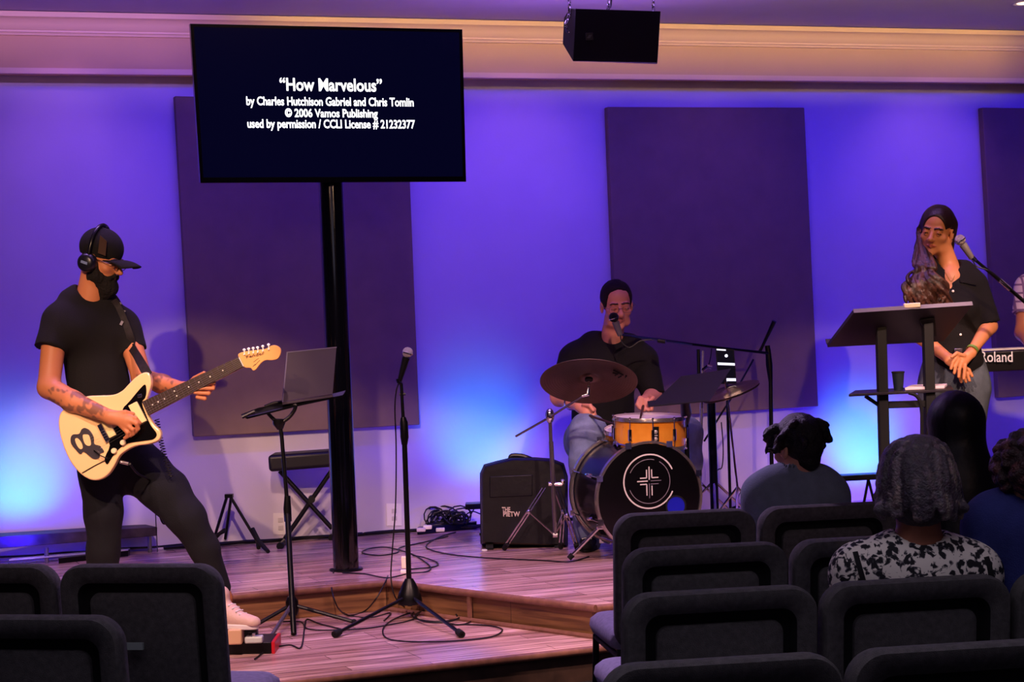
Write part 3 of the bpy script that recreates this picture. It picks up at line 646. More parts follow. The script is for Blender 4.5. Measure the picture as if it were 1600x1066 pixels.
for i in range(8):
    a = R(22.5 + 45 * i); d = kx * math.cos(a) + kz * math.sin(a)
    p0_ = KC + d * (KR + .012)
    m_ = MB().tube([p0_ - kax * .03, p0_ + kax * .12], .0045, 8); m_.box(p0_ - kax * .026, (.03, .018, .03)); m_.build('tension_rod', CHR, t)
    m_ = MB().tube([p0_ + kax * .28, p0_ + kax * .42], .0045, 8); m_.box(p0_ + kax * .415, (.026, .018, .026)); m_.build('tension_rod', CHR, t)
    MB().tube([p0_ - d * .012 + kax * .12, p0_ + d * .002 + kax * .14, p0_ + d * .002 + kax * .17, p0_ - d * .012 + kax * .19], .011, 8).build('lug', CHR, t)
# emblem on the front head
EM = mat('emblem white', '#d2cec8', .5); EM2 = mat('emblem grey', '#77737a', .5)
fn = -kax; ec = KC - kax * .0190 + kz * .082
def arc(r, a0, a1, wd, m, nm):
    vs_ = []; fs = []; n = 40
    for i in range(n + 1):
        a = R(a0 + (a1 - a0) * i / n); d = kx * math.cos(a) + kz * math.sin(a); vs_ += [ec + d * (r - wd / 2), ec + d * (r + wd / 2)]
    for i in range(n): fs.append((2 * i, 2 * i + 1, 2 * i + 3, 2 * i + 2))
    return MB().add(vs_, fs).build(nm, m, t)
arc(.137, 24, 336, .0075, EM, 'emblem_ring'); arc(.112, -60, 60, .004, EM2, 'emblem_inner_ring'); arc(.112, 75, 155, .004, EM2, 'emblem_inner_ring'); arc(.112, 200, 300, .004, EM2, 'emblem_inner_ring')
def ebar(x0, z0, x1, z1, wd, m):
    a_ = ec + kx * x0 + kz * z0; b_ = ec + kx * x1 + kz * z1; d = (b_ - a_).normalized(); s_ = d.cross(fn).normalized() * wd / 2
    return [a_ + s_, b_ + s_, b_ - s_, a_ - s_]
cr = MB()
for (x0, z0, x1, z1) in ((0, .075, 0, .008), (-.014, .06, -.014, .018), (.014, .06, .014, .018), (-.05, .018, -.014, .018), (.05, .018, .014, .018), (-.065, .002, -.008, .002), (-.05, -.014, -.014, -.014), (-.014, -.014, -.014, -.072), (.014, -.022, .014, -.072)):
    cr.add(ebar(x0, z0, x1, z1, .006, EM), [(0, 1, 2, 3)])
cr.build('cross_emblem', EM, t)
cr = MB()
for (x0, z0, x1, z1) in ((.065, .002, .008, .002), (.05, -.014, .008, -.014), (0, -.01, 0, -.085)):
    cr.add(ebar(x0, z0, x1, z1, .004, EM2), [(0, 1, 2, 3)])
cr.build('cross_emblem_grey', EM2, t)  # thin grey strokes of the printed cross
# port hole, with a blue patch of head behind
pc = KC - kax * .0182 + kx * .140 - kz * .052
MB().lathe([(0, 0), (.048, 0), (.048, .002), (0, .002)], pc + fn * .002, fn, 32).build('port_hole', mat('port blue', '#1a20b0', .3), t)
MB().lathe([(.048, 0), (.056, 0), (.056, .004), (.048, .004), (.048, 0)], pc + fn * .002, fn, 32).build('port_rim', RUB, t)
for sx, (fx, fy) in ((-1, (889, 873)), (1, (1120, 868))):
    a_ = KC + kx * sx * (KR - .01) * .9 - kz * .14 + kax * .06; f = PZ(fx, fy, ZU + .015)
    MB().tube([a_, f], .009, 10).build('spur', CHR, t); MB().tube([a_.lerp(f, .88), f], .014, 10).build('rubber_foot', RUB, t)
    MB().box(a_, (.04, .05, .03)).build('spur_bracket', CHR, t, bevel=.005)

def drum(name, label, c, r, h, ax, shell, n=8, badge=True, skin=SKIN, a0=0):
    ax = Vector(ax).normalized(); t = thing(name, label, 'drum', Vector((c.x, c.y, c.z)), 'small drums above the bass drum')
    MB().lathe([(r - .006, 0), (r, 0), (r, h), (r - .006, h)], c, ax, 40).build('shell', shell, t)
    MB().lathe([(0, h - .002), (r, h - .002), (r, h + .004), (0, h + .004)], c, ax, 40).build('drum_head', skin, t)
    MB().lathe([(0, 0), (r, 0), (r, .003), (0, .003)], c - ax * .003, ax, 40).build('bottom_head', skin, t)
    for d0 in (-.012, h - .006):
        MB().lathe([(r + .001, d0), (r + .009, d0), (r + .009, d0 + .005), (r + .005, d0 + .02), (r + .001, d0 + .02), (r + .001, d0)], c, ax, 40).build('hoop', HO, t)
    u = ax.orthogonal().normalized(); v = ax.cross(u)
    for i in range(n):
        a = R(a0 + 360 * i / n); d = u * math.cos(a) + v * math.sin(a); p_ = c + d * (r + .008)
        MB().tube([p_ - ax * .008, p_ + ax * (h + .012)], .0035, 6).tube([p_ + ax * (h * .3), p_ + ax * (h * .7)], .010, 8).ball(p_ + ax * (h + .012), .007, 8).ball(p_ - ax * .008, .007, 8).build('lug', CHR, t)
    if badge:
        d = V(.1, -1, 0); d = (d - ax * d.dot(ax)).normalized(); s_ = d.cross(ax).normalized(); b0 = c + d * (r + .001) + ax * h * .5
        M = Matrix((s_, d, ax)).transposed()
        MB().box(b0, (.034, .004, h * .62), M).build('badge', mat('badge black', '#0c0a0a', .3), t, bevel=.001)
        mm = MB(); 
        for dz in (.018, -.018): mm.ball(b0 + d * .003 + ax * dz, .010, 12, (1, .3, 1), M)
        mm.box(b0 + d * .003, (.018, .002, .006), M); mm.build('badge_mark', mat('badge silver', '#c8c4c0', .3, .6), t)
    return t
AMB = mat('amber maple shell', '#c87a1c', .22, 0, .25, 9, col2='#e09a38')
sn = drum('snare_drum', 'amber wooden drum with chrome lugs, above the bass drum, right in front', P(1015, 697, 9.98), .185, .145, V(.02, -.03, 1), AMB, 10, a0=10)
tm = drum('tom_drum', 'lower amber drum half hidden behind the bass drum, left of the taller one', P(988, 697, 10.14), .14, .09, V(-.06, -.16, 1), AMB, 8, False, a0=20)
# stand under the snare
def legs3(t, base, hub, spread, angs, r=.007, m=CHR):
    for a in angs:
        d = V(math.cos(R(a)), math.sin(R(a)), 0); f = base + d * spread; f.z = ZU + .014
        MB().tube([hub, f], r, 8).build('leg', m, t); MB().tube([hub.lerp(f, .93), f], r * 1.8, 8).build('rubber_foot', RUB, t)
# cymbal
cc_ = P(920, 592, 9.62); cn = V(.05, .49, .87).normalized()
t = thing('cymbal', 'large dark bronze cymbal, its underside facing the audience, in front of the drummer', 'cymbal', cc_)
BRZ = mat('dark bronze', '#6e5c50', .36, .6, .3, 5)
CR = .245
_n = BRZ.node_tree; 
prf = [(.002, .026), (.012, .026), (.03, .021), (.045, .010), (.052, .006)] + [(.052 + (CR - .052) * i / 12, .006 - .022 * (i / 12) ** 1.4) for i in range(1, 13)]
prf2 = prf + [(CR, -.0175)] + [(r_, h_ - .002) for r_, h_ in reversed(prf[:-1])]
MB().lathe(prf2, cc_, cn, 72).build('cymbal_plate', BRZ, t)
gr = MB()
for rr_ in np.linspace(.07, CR - .01, 14):
    h_ = .006 - .022 * (((rr_ - .052) / (CR - .052)) ** 1.4); gr.lathe([(rr_ - .0006, h_ - .0021), (rr_ + .0006, h_ - .0028)], cc_, cn, 64)
gr.build('lathe_groove', mat('groove bronze', '#6a4a40', .3, .8), t)
e1 = cn.cross(V(0, 0, 1)).normalized(); e1 = e1 if e1.x > 0 else -e1; e2 = cn.cross(e1); e2 = e2 if e2.z > 0 else -e2
lgm = MB()
for (x0, y0, x1, y1) in ((.13, .11, .175, .06), (.135, .055, .155, .085), (.15, .03, .165, .05), (.185, .03, .19, .05), (.125, .085, .15, .07)):
    a_ = cc_ + e1 * x0 + e2 * y0 - cn * .0135; b_ = cc_ + e1 * x1 + e2 * y1 - cn * .0155; lgm.tube([a_, b_], .004, 6)
lgm.build('stamped_mark', mat('cymbal ink', '#0c0608', .6), t)
MB().tube([cc_ + cn * -.045, cc_ + cn * .05], .008, 10).build('wing_nut', CHR, t); MB().lathe([(0, -.01), (.02, -.01), (.02, .002), (0, .002)], cc_, cn, 20).build('felt', RUB, t)
# cymbal stand
sb = PZ(866, 869, ZU)
t = thing('cymbal_stand', 'chrome double-braced boom stand holding the big cymbal', 'stand', sb)
Ys = sb.y; GS = mat('brushed steel', '#8a8088', .25, .9)
MB().tube([P(868, 836, Ys), P(861, 690, Ys)], .0125, 12).build('lower_tube', GS, t)
MB().tube([P(861, 700, Ys), P(859, 645, Ys)], .0095, 12).build('upper_tube', GS, t)
MB().ball(P(859, 650, Ys), .024, 16, (1, 1, 1.7)).build('boom_tilter', CHR, t)
bE = cc_ - cn * .05
MB().tube([P(806, 682, Ys + .1), P(859, 652, Ys), bE + V(-.03, .0, -.04)], .006, 10).build('boom_arm', GS, t)
MB().tube([bE + V(-.035, 0, -.04), bE + V(-.005, -.0, -.035), bE], [.010, .014, .008], 10).build('boom_tip', CHR, t)
MB().tube([P(857, 757, Ys), P(878, 757, Ys)], .011, 8).build('brace_collar', CHR, t); MB().ball(P(879, 753, Ys), .015, 10).build('wing_bolt', CHR, t)
MB().tube([P(864, 836, Ys), P(871, 836, Ys)], .014, 8).build('lower_collar', CHR, t)
for (k0, k1, k2) in (((850, 763), (826, 800), (788, 851)), ((870, 757), (886, 806), (902, 851)), ((864, 757), (880, 800), (872, 846))):
    dy = -.12 if k2[0] < 850 else (-.1 if k2[0] > 890 else .16)
    a_, b_ = P(*k0, Ys), P(*k1, Ys + dy * .4); f = PZ(k2[0], k2[1] + 6, ZU + .014) if k2[0] != 872 else sb + V(.04, .22, .014)
    for s in (-.008, .008): MB().tube([a_ + V(s, 0, 0), b_ + V(s, 0, 0), b_.lerp(f, .9) + V(s, 0, 0)], .0045, 6).build('leg_strut', CHR, t)
    MB().tube([b_, P(866, 836, Ys)], .005, 6).build('leg_brace', GS, t); MB().ball(b_, .013, 10).build('brace_rivet', CHR, t)
    MB().tube([b_.lerp(f, .86), f], .014, 8).build('rubber_foot', RUB, t)
# second stand directly behind (tom and hi-hat hardware) : chrome posts to the right of the drums
def post(name, label, p0, p1, r, m, extra=None, group=None):
    t = thing(name, label, 'stand', V(p0.x, p0.y, ZU), group); MB().tube([p0, p1], r, 14).build('post', m, t); legs3(t, V(p0.x, p0.y, ZU), V(p0.x, p0.y, ZU + .30), .30, (20, 150, 265)); return t
b1 = PZ(1118, 835, ZU)
t = post('keyboard_post', 'thick dark post that catches blue light, right of the amber drum', V(b1.x, b1.y, ZU + .05), P(1111, 625, b1.y), .024, mat('blue-lit dark post', '#15142a', .2, .6))  # blue light on the post put into its base colour
MB().box(P(1110, 622, b1.y), (.10, .10, .03)).build('top_plate', BLK, t, bevel=.004)
b2 = PZ(1096, 838, ZU)
t = post('boom_post', 'slim chrome stand behind the black music stand, carrying the middle of the boom', V(b2.x, b2.y + .12, ZU + .05), P(1098, 548, b2.y + .12), .009, mat('lavender steel', '#a79cc0', .25, .8))
MB().tube([P(1098, 578, b2.y + .12), P(1106, 572, b2.y + .10), P(1112, 574, b2.y + .1)], .011, 8).build('wing_bolt', CHR, t)
MB().tube([P(1092, 600, b2.y + .14), P(1091, 546, b2.y + .14)], .010, 10).build('boom_sleeve', BLK, t)
# hi-hat style cymbal seen edge-on
hc = P(1142, 612, 10.25); hn = V(-.30, -.12, .94).normalized()
t = thing('hi_hat', 'pair of cymbals seen almost edge-on, right of the black music stand', 'cymbal', hc)
for s, nm in ((1, 'top_cymbal'), (-1, 'bottom_cymbal')):
    c2 = hc + hn * (.006 * s)
    MB().lathe([(.004, .02 * s), (.03, .018 * s), (.045, .008 * s), (.12, .002 * s), (.16, -.001 * s), (.16, -.0025 * s), (.12, .0005 * s), (.045, .0065 * s)], c2, hn, 48).build(nm, mat('bright bronze', '#9a7c60', .25, .9), t)
MB().tube([hc + hn * .10, V(hc.x + .02, hc.y, ZU + .3)], .006, 8).build('rod', CHR, t)
legs3(t, V(hc.x + .02, hc.y, ZU), V(hc.x + .02, hc.y, ZU + .30), .26, (20, 140, 260))
# black music stand of the drummer
sbm = PZ(1068, 850, ZU)
t = thing('music_stand', 'black music stand with a tilted desk in front of the drummer', 'stand', sbm)
q = [P(1064, 588, 9.85), P(1142, 576, 9.75), P(1108, 627, 9.62), P(1013, 636, 9.75)]
qn = (q[1] - q[0]).cross(q[3] - q[0]).normalized()
MB().prism(q, qn * .003).build('desk', mat('music desk black', '#0b090d', .5), t, bevel=.001)
MB().prism([q[3], q[2], q[2] + V(0, -.0, .004) + V(0, .05, .02), q[3] + V(0, .05, .024)], V(0, 0, .003)).build('ledge', MBLK, t)
MB().tube([P(1068, 612, 9.83), P(1072, 645, 9.95), P(1072, 660, 10.05)], [.02, .03, .018], 10).build('desk_joint', BLK, t)
MB().tube([P(1072, 655, 10.05), V(P(1072, 655, 10.05).x, 10.05, ZU + .05)], .013, 12).build('pole', BLK, t)
legs3(t, V(P(1072, 655, 10.05).x, 10.05, ZU), V(P(1072, 655, 10.05).x, 10.05, ZU + .2), .25, (75, 195, 315), .008, BLK)
# drummer's boom microphone stand (base at the right)
bb = PZ(1207, 805, ZU); Yd = bb.y
t = thing('boom_stand', 'tall black stand at the right whose boom reaches to the mouth of the drummer', 'stand', bb)
MB().tube([V(bb.x, bb.y, ZU + .05), P(1204, 590, Yd)], .0125, 12).build('pole', BLK, t)
MB().tube([P(1204, 596, Yd), P(1202, 570, Yd), P(1200, 545, Yd)], [.013, .021, .016], 12).build('height_clutch', BLK, t)
MB().tube([P(1201, 560, Yd), P(1199, 540, Yd)], .016, 12).build('boom_clamp', BLK, t)
MB().tube([P(1186, 552, Yd - .02), P(1192, 540, Yd - .02), P(1210, 502, Yd - .08)], [.010, .009, .014], 10).build('counterweight_arm', BLK, t)
bt = P(970, 523, 10.28)
MB().tube([P(1200, 552, Yd - .02), P(1120, 543, Yd - .22), P(1080, 538, Yd - .27), bt], [.0085, .0075, .0085, .007], 10).build('boom_arm', BLK, t)
MB().tube([P(1040, 534, 10.25), P(1028, 532, 10.26)], .012, 10).build('boom_grip', BLK, t)
MB().tube(smooth_path([P(1177, 562, Yd - .1), P(1150, 610, Yd - .2), P(1125, 650, Yd - .2), P(1100, 690, Yd - .2)], 4), .006, 8).build('lower_strut', BLK, t)
legs3(t, bb, bb + V(0, 0, .12), .32, (30, 150, 270), .009, BLK)
microphone(P(959, 496, 10.27), P(968, 521, 10.28), 'dark vocal microphone at the mouth of the drummer', '#17151a', '#5a5560', 1.05)
cable('microphone_cable', [P(969, 523, 10.27), P(972, 535, 10.26), P(982, 543, 10.25), P(990, 540, 10.25), P(1000, 533, 10.25), P(1018, 531, 10.25)], 'short cable looping from the drummer\u2019s microphone to the boom')
cable('boom_cable', [P(1112, 545, Yd - .3), P(1110, 560, Yd - .3), P(1106, 575, Yd - .25)], 'thin cable dangling from the middle of the drummer\u2019s boom')
cable('stage_cable', [P(1127, 660, Yd - .15), P(1130, 700, Yd - .1), P(1128, 730, Yd - .1), P(1120, 740, Yd - .1)] + lowz([(1118, 800), (1140, 805), (1160, 800)], ZU + .01), 'thin cable hanging against the pale wall right of the drum kit')
# laptop / small recorder screen behind the music desk
tq = [P(1118, 544, 10.3), P(1147, 546, 10.3), P(1151, 600, 10.3), P(1122, 600, 10.3)]
t = thing('tablet', 'upright tablet with a black picture and white bars behind the boom', 'tablet', tq[3])
MB().prism(tq, V(0, .01, 0)).build('tablet_body', BLK, t, bevel=.002)
ln = lambda u0, v0, u1, v1: [tq[0].lerp(tq[1], u).lerp(tq[3].lerp(tq[2], u), v) + V(0, -.002, 0) for u, v in ((u0, v0), (u1, v0), (u1, v1), (u0, v1))]
MB().prism(ln(.05, .03, .95, .97), V(0, .001, 0)).build('tablet_screen', mat('tablet dark', '#04040c', .2, emit='#050510', es=1), t)
SW = mat('screen white', '#dfe8f0', .5, emit='#c8d8e8', es=1.1)
for u0, v0, u1, v1 in ((.05, .02, .55, .06), (.05, .40, .98, .47), (.4, .84, .98, .92)): MB().prism([p + V(0, -.001, 0) for p in ln(u0, v0, u1, v1)], V(0, .001, 0)).build('screen_bar', SW, t)
MB().ball(ln(.55, .2, .56, .21)[0], .009, 12, (1, .2, 1)).build('screen_icon', SW, t)
MB().tube([(tq[3] + tq[2]) / 2 + V(0, .02, 0), V(((tq[3] + tq[2]) / 2).x, 10.33, ZU)], .008, 8).build('tablet_pole', BLK, t)

# ============================================================= lectern of the singer
t = thing('lectern', 'black two-post lectern with slanted top and a shelf, in front of the woman', 'lectern', V(P(1415, 600, 9.0).x, 9.0, ZU))
q = [P(1334, 489, 8.82), P(1520, 477, 8.9), P(1474, 534, 9.16), P(1293, 543, 9.10)]
qn = (q[1] - q[0]).cross(q[3] - q[0]).normalized(); qn = qn if qn.z < 0 else -qn
MLEC = mat('lectern laminate', '#231d26', .45)
MB().prism(q, -qn * .018).build('top', MLEC, t, bevel=.002)
MB().prism([q[0] + qn * .0, q[1], q[1] + qn * -.02, q[0] - qn * .02], V(0, -.004, .0)).build('top_edge', mat('lectern edge', '#6a6470', .4), t)
MB().prism([q[3] - qn * .018, q[2] - qn * .018, q[2] - qn * .045, q[3] - qn * .045], V(0, .012, 0)).build('book_ledge', MLEC, t)
for x in (1378, 1451):
    pt = P(x - 2, 508 if x < 1400 else 503, 9.0)
    MB().box(V(pt.x, 9.0, (pt.z + ZU) / 2), (.045, .06, pt.z - ZU)).build('post', MBLK, t, bevel=.004)
    MB().prism([P(x - 14, 500, 8.94), P(x + 10, 497, 8.94), P(x + 13, 525, 9.06), P(x - 4, 528, 9.06)], V(0, .02, .0)).build('top_bracket', MBLK, t, bevel=.003)
    MB().box(V(pt.x, 9.0, ZU + .02), (.06, .45, .04)).build('foot', MBLK, t, bevel=.005)
sh = [P(1326, 616, 8.92), P(1490, 608, 8.96), P(1486, 602, 9.22), P(1336, 610, 9.18)]
MB().prism(sh, V(0, 0, -.012)).build('shelf', MLEC, t, bevel=.002)
MB().tube([P(1352, 619, 9.0), P(1374, 634, 9.0)], .009, 8).build('shelf_strut', MBLK, t)
MB().tube(smooth_path([P(1420, 614, 8.95), P(1433, 620, 8.95), P(1440, 640, 8.95), P(1440, 700, 8.95)], 5), .008, 8).build('shelf_strut', MBLK, t)
MB().box((P(1380, 634, 9.0) + P(1448, 630, 9.0)) / 2, (.22, .03, .032)).build('crossbar', MBLK, t, bevel=.003)
cb = P(1404, 611.5, 9.06)
t = thing('cup', 'dark paper cup standing on the shelf of the lectern', 'cup', cb)
MCUP = mat('dark paper cup', '#15202a', .5)
MB().lathe([(0, .002), (.021, .002), (.029, .090), (.026, .090), (.019, .008), (0, .008)], cb, (0, 0, 1), 28).build('cup_body', MCUP, t)
MB().lathe([(.029, .086), (.031, .088), (.031, .093), (.026, .094), (0, .092)], cb, (0, 0, 1), 28).build('cup_lid', RUB, t)
bkq = [P(1414, 610.5, 8.98), P(1476, 607.5, 9.0), P(1480, 604, 9.2), P(1424, 606, 9.18)]
t = thing('open_book', 'open book with pale pages on the lectern shelf right of the cup', 'book', bkq[0])
MB().prism(bkq, V(0, 0, .014)).build('pages', mat('paper', '#d8c8d4', .7), t, bevel=.003); MB().prism([p + V(0, 0, -.0) for p in bkq], V(0, 0, -.003)).build('cover', MBLK, t)
ph = P(1427, 482, 8.84)
t = thing('eraser_block', 'small cream block lying on the upper edge of the lectern', 'block', ph)
MB().box(ph + V(0, 0.03, .014), (.075, .03, .022), Matrix.Rotation(-.03, 3, 'Y')).build('block', mat('cream plastic', '#e0cdb0', .5), t, bevel=.004)
# singer's boom stand and microphone
ba = P(1640, 505, 9.1)
t = thing('vocal_boom_stand', 'black boom stand entering from the right edge with its tip at the woman\u2019s shoulder', 'stand', V(ba.x + .25, 9.1, ZU))
MB().tube([P(1519, 402, 9.0), P(1560, 437, 9.05), ba, P(1690, 548, 9.1)], [.007, .009, .010, .010], 10).build('boom_arm', BLK, t)
MB().tube([P(1562, 438, 9.05), P(1578, 452, 9.06)], .0115, 10).build('boom_sleeve', mat('lavender steel', '#a79cc0'), t)
vp = P(1680, 540, 9.1); MB().tube([vp, V(vp.x, 9.1, ZU + .05)], .0125, 12).build('pole', BLK, t)
legs3(t, V(vp.x, 9.1, ZU), V(vp.x, 9.1, ZU + .15), .3, (30, 150, 270), .009, BLK)
MB().tube([P(1517, 400, 9.0), P(1524, 408, 9.0)], .012, 10).build('microphone_clip', CHR, t)
microphone(P(1500, 375, 9.0), P(1519, 404, 9.0), 'silver microphone beside the woman\u2019s shoulder', '#b8aca4', '#8c8480', 1.0)
cable('microphone_cable', smooth_path([P(1520, 405, 9.0), P(1526, 416, 8.98), P(1545, 423, 8.98), P(1560, 434, 9.02), P(1600, 470, 9.06), P(1640, 506, 9.07)], 3), 'black cable wound along the boom beside the woman')
# keyboard at the right edge
kq = P(1540, 578, 10.0)
t = thing('keyboard', 'black electronic keyboard with white lettering at the right edge', 'keyboard', kq)
ka, kb_ = P(1530, 582, 10.0), P(1720, 573, 10.05)
hh = .105
MB().prism([ka, kb_, kb_ + V(0, 0, hh), ka + V(0, 0, hh)], V(0, .30, 0)).build('case', mat('keyboard black', '#0b090c', .4), t, bevel=.006)
MB().prism([ka + V(.01, .16, hh), kb_ + V(-.01, .16, hh), kb_ + V(-.01, .29, hh), ka + V(.01, .29, hh)], V(0, 0, .008)).build('keybed', WHT, t)
text('lettering', 'Roland', mat('glowing white print', '#e6e0dc', .5, emit='#e6e0dc', es=.15), P(1557, 565.5, 9.99), V(1, 0, -.03), V(0, 0, 1), .078, t, .002, .012, 'CENTER', .168)  # lettering brightened by a faint glow of its own
t2 = thing('keyboard_stand', 'dark X-shaped stand under the keyboard at the right edge', 'stand', V(ka.x + .3, 10.12, ZU))
for dx_ in (.05, .5):
    MB().tube([ka + V(dx_, .04, -.005), V(ka.x + dx_, 10.35, ZU + .02)], .013, 8).build('leg', BLK, t2); MB().tube([ka + V(dx_, .28, -.005), V(ka.x + dx_, 9.95, ZU + .02)], .013, 8).build('leg', BLK, t2)
# ============================================================= modelling of bodies: implicit surfaces turned into one mesh
from mathutils.bvhtree import BVHTree
def nv(a): return np.array(tuple(a), dtype=np.float64)
def P3(x, y, Y): return nv(P(x, y, Y))
def unit(a): a = np.asarray(a, float); return a / np.linalg.norm(a)
class Sdf:
    def __init__(s, h): s.h = h; s.ops = []
    def rc(s, a, b, ra, rb=None, c=0, k=.02, flat=None, mode='u', cap=False):
        rb = ra if rb is None else rb; a = nv(a); b = nv(b); r = max(ra, rb); ba = b - a; L2 = max(ba @ ba, 1e-9); L = math.sqrt(L2)
        ax, q = (unit(flat[0]), flat[1]) if flat else (None, 1); r_ = r * max(1, q)
        def f(X, Y, Z):
            px, py, pz = X - a[0], Y - a[1], Z - a[2]; t = (px * ba[0] + py * ba[1] + pz * ba[2]) / L2; tc = np.clip(t, 0, 1)
            px = px - tc * ba[0]; py = py - tc * ba[1]; pz = pz - tc * ba[2]
            if ax is not None:
                n = px * ax[0] + py * ax[1] + pz * ax[2]; g = n / q - n; px = px + g * ax[0]; py = py + g * ax[1]; pz = pz + g * ax[2]
            d = np.sqrt(px * px + py * py + pz * pz) - (ra + tc * (rb - ra))
            return np.maximum(d, (t - 1) * L) if cap else d
        s.ops.append((f, np.minimum(a, b) - r_, np.maximum(a, b) + r_, k, mode, c)); return s
    def chain(s, pts, rs, c=0, k=.004, k0=None, **kw):
        for i in range(len(pts) - 1): s.rc(pts[i], pts[i + 1], rs[i], rs[i + 1], c, (k if i or k0 is None else k0), **kw)
        return s
    def ell(s, c0, rad, M=None, c=0, k=.02, mode='u'):
        c0 = nv(c0); M = np.eye(3) if M is None else M; rad = np.asarray(rad, float); rr = rad.max()
        def f(X, Y, Z):
            px, py, pz = X - c0[0], Y - c0[1], Z - c0[2]; q = [(px * M[0, i] + py * M[1, i] + pz * M[2, i]) / rad[i] for i in range(3)]
            k0 = np.sqrt(q[0] ** 2 + q[1] ** 2 + q[2] ** 2); k1 = np.sqrt((q[0] / rad[0]) ** 2 + (q[1] / rad[1]) ** 2 + (q[2] / rad[2]) ** 2) + 1e-9
            return k0 * (k0 - 1) / k1
        s.ops.append((f, c0 - rr, c0 + rr, k, mode, c)); return s
    def half(s, p, n, lo, hi):      # removes everything on the side n of point p within the box lo..hi
        p = nv(p); n = unit(n)
        s.ops.append((lambda X, Y, Z: -((X - p[0]) * n[0] + (Y - p[1]) * n[1] + (Z - p[2]) * n[2]), nv(lo), nv(hi), .001, 's', 0)); return s
    def mesh(s, name, m, palette=None, parent=None, noise=None, hook=None):
        h = s.h; lo = np.min([o[1] for o in s.ops if o[4] == 'u'], 0) - 3 * h; hi = np.max([o[2] for o in s.ops if o[4] == 'u'], 0) + 3 * h
        n = np.ceil((hi - lo) / h).astype(int) + 1; D = np.full(n, 1.0, np.float32); C = np.zeros(n, np.uint8)
        for f, a, b, k, mode, c in s.ops:
            mg = k + 2.5 * h; i0 = np.clip(np.floor((a - mg - lo) / h).astype(int), 0, n - 1); i1 = np.clip(np.ceil((b + mg - lo) / h).astype(int) + 1, 1, n)
            if np.any(i1 <= i0): continue
            X = (lo[0] + h * np.arange(i0[0], i1[0]))[:, None, None].astype(np.float32); Y = (lo[1] + h * np.arange(i0[1], i1[1]))[None, :, None].astype(np.float32); Z = (lo[2] + h * np.arange(i0[2], i1[2]))[None, None, :].astype(np.float32)
            d = f(X, Y, Z).astype(np.float32); sl = tuple(slice(i0[i], i1[i]) for i in range(3)); Dl = D[sl]
            if mode == 'u':
                C[sl] = np.where(d < Dl, c, C[sl]); t = np.clip(.5 + .5 * (Dl - d) / k, 0, 1); D[sl] = Dl + (d - Dl) * t - k * t * (1 - t)
            elif mode == 's':
                t = np.clip(.5 - .5 * (Dl + d) / k, 0, 1); D[sl] = Dl * (1 - t) - d * t + k * t * (1 - t)
            else: C[sl] = np.where(d < 0, c, C[sl])
        ins = D < 0; cnt = np.zeros(n - 1, np.uint8)
        cs = [(i, j, k) for i in (0, 1) for j in (0, 1) for k in (0, 1)]
        for i, j, k in cs: cnt += ins[i:n[0] - 1 + i, j:n[1] - 1 + j, k:n[2] - 1 + k]
        mix = np.argwhere((cnt > 0) & (cnt < 8)); idx = np.full(n - 1, -1, np.int32); idx[mix[:, 0], mix[:, 1], mix[:, 2]] = np.arange(len(mix))
        vals = np.stack([D[mix[:, 0] + i, mix[:, 1] + j, mix[:, 2] + k] for i, j, k in cs], 1); cols = np.stack([C[mix[:, 0] + i, mix[:, 1] + j, mix[:, 2] + k] for i, j, k in cs], 1)
        acc = np.zeros((len(mix), 3)); num = np.zeros(len(mix)); ca = np.array(cs, float)
        for e0 in range(8):
            for e1 in range(e0 + 1, 8):
                if np.abs(ca[e0] - ca[e1]).sum() != 1: continue
                va, vb = vals[:, e0], vals[:, e1]; x = (va < 0) != (vb < 0); t = np.where(x, va / np.where(x, va - vb, 1), 0)
                acc += np.where(x[:, None], ca[e0] + t[:, None] * (ca[e1] - ca[e0]), 0); num += x
        pos = lo + h * (mix + acc / num[:, None]); cid = cols[np.arange(len(mix)), np.abs(vals).argmin(1)]
        faces = []
        for ax in range(3):
            o1, o2 = (ax + 1) % 3, (ax + 2) % 3; sa = [slice(None)] * 3; sb_ = [slice(None)] * 3; sa[ax] = slice(0, -1); sb_[ax] = slice(1, None)
            A_, B_ = ins[tuple(sa)], ins[tuple(sb_)]; ch = np.argwhere(A_ != B_); ch = ch[(ch[:, o1] > 0) & (ch[:, o2] > 0) & (ch[:, o1] < n[o1] - 1) & (ch[:, o2] < n[o2] - 1)]
            sgn = A_[ch[:, 0], ch[:, 1], ch[:, 2]]; q = []
            for d1, d2 in ((1, 1), (0, 1), (0, 0), (1, 0)):
                c_ = ch.copy(); c_[:, o1] -= d1; c_[:, o2] -= d2; q.append(idx[c_[:, 0], c_[:, 1], c_[:, 2]])
            q = np.stack(q, 1); q[~sgn] = q[~sgn][:, ::-1]; faces.append(q)
        faces = np.concatenate(faces); faces = faces[(faces >= 0).all(1)]
        me = bpy.data.meshes.new(name); me.vertices.add(len(pos)); me.loops.add(faces.size); me.polygons.add(len(faces))
        if noise is not None:
            nr = np.zeros_like(pos); p = pos[faces]; fn_ = np.cross(p[:, 2] - p[:, 0], p[:, 3] - p[:, 1])
            for j in range(4): np.add.at(nr, faces[:, j], fn_)
            nr /= np.linalg.norm(nr, axis=1, keepdims=True) + 1e-9; pos = pos + nr * noise(pos)[:, None]
        me.vertices.foreach_set('co', pos.astype(np.float32).ravel()); me.loops.foreach_set('vertex_index', faces.astype(np.int32).ravel())
        me.polygons.foreach_set('loop_start', np.arange(0, faces.size, 4, dtype=np.int32)); me.polygons.foreach_set('use_smooth', np.ones(len(faces), bool)); me.update(calc_edges=True)
